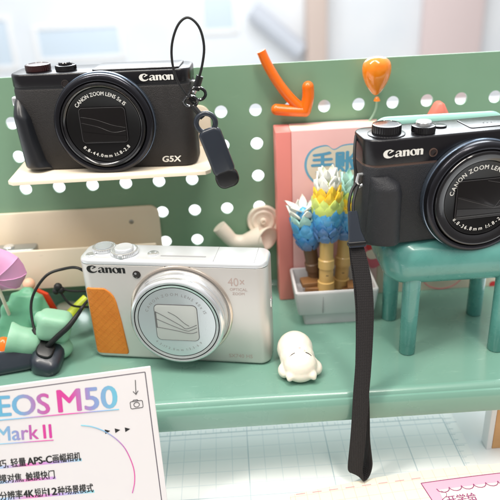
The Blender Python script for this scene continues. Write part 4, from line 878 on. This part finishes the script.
def on_page(u, v, lift=.12):
    p = at_z(u, v, zn+5.5)
    for _ in range(4):
        q_ = p-Vector((A.x,A.y,zn)); p = at_z(u, v, zn+zc(q_.dot(ux)))
    q_ = p-Vector((A.x,A.y,zn)); x, y = q_.dot(ux), q_.dot(uy); return Vector((x, y, zc(x)+lift))
def sheet(mb, pts, lift):                                   # flat print that follows the page's swell
    vs = [on_page(u, v, lift) for u, v in pts]; mb.add(vs, [tuple(range(len(vs)))])
m = MB()
for k in range(8):
    u = 296+k*16.5; v = 494.6-k*2.2; p_, q_ = on_page(u,v), on_page(u+9,v-1.2); m.tube([p_, q_], .28, 6)
m.build('dashed_line', mat('dusty_pink_ink', (206,156,160), .6), t)
m = MB(); q1 = on_page(421, 483.4, .1); q2 = on_page(520, 471, .1); dx = (q2-q1); n = 12
vs = []; 
for i in range(n+1):
    for k in range(6):
        x = q1.x+dx.x*i/n; y = q1.y+dx.y*i/n - k*8+0*x; xx = x + k*1.2; vs.append(Vector((xx, y, zc(xx)+.1)))
m.add(vs, [(i*6+k, i*6+k+1, (i+1)*6+k+1, (i+1)*6+k) for i in range(n) for k in range(5)])
m.build('sticker', mat('pink_sticker', (226,170,190), .5), t, flip=False)
vs = []
for i in range(n+1):
    for k in range(5):
        x = q1.x+9+dx.x*i/n; y = q1.y-7+dx.y*i/n - k*8; vs.append(Vector((x, y, zc(x)+.16)))
m = MB(); m.add(vs, [(i*5+k, i*5+k+1, (i+1)*5+k+1, (i+1)*5+k) for i in range(n) for k in range(4)]); m.build('sticker_panel', mat('cream_sticker', (230,218,206), .5), t, flip=False)
purple = mat('purple_ink', (142,62,112), .6)
m = MB()
m.tube([Vector((q1.x+dx.x*i/n, q1.y+dx.y*i/n, zc(q1.x+dx.x*i/n)+.1)) for i in range(n+1)], .3, 6); m.tube([Vector((q1.x+k*1.2, q1.y-k*8, zc(q1.x)+.12)) for k in range(6)], .3, 6)
sc_ = []
for i in range(9):
    for k in range(7):
        a = PI+PI*k/6; x = q1.x+12+i*8+4*math.cos(a); y = q1.y-6.4+dx.y*(12+i*8)/dx.x+3.4*math.sin(a); sc_.append(Vector((x, y, zc(x)+.2)))
m.tube(sc_, .3, 6)
m.tube([Vector((q1.x+10+3*math.sin(k*1.2), q1.y-8-k*2.2, zc(q1.x)+.2)) for k in range(14)], .3, 6); m.build('sticker_border', purple, t)
lt = on_page(448, 500, .22); m = MB(); lt_y = lt.y; Fl = lambda a, b, c=0: Vector((lt.x+a, lt_y+b+a*dx.y/dx.x, zc(lt.x+a)+.22+c)); m.text('开学给', 6.4, Fl, -1, -2.5, 0, .12); m.build('sticker_lettering', purple, t, flip=False)
bpy.context.view_layer.update()
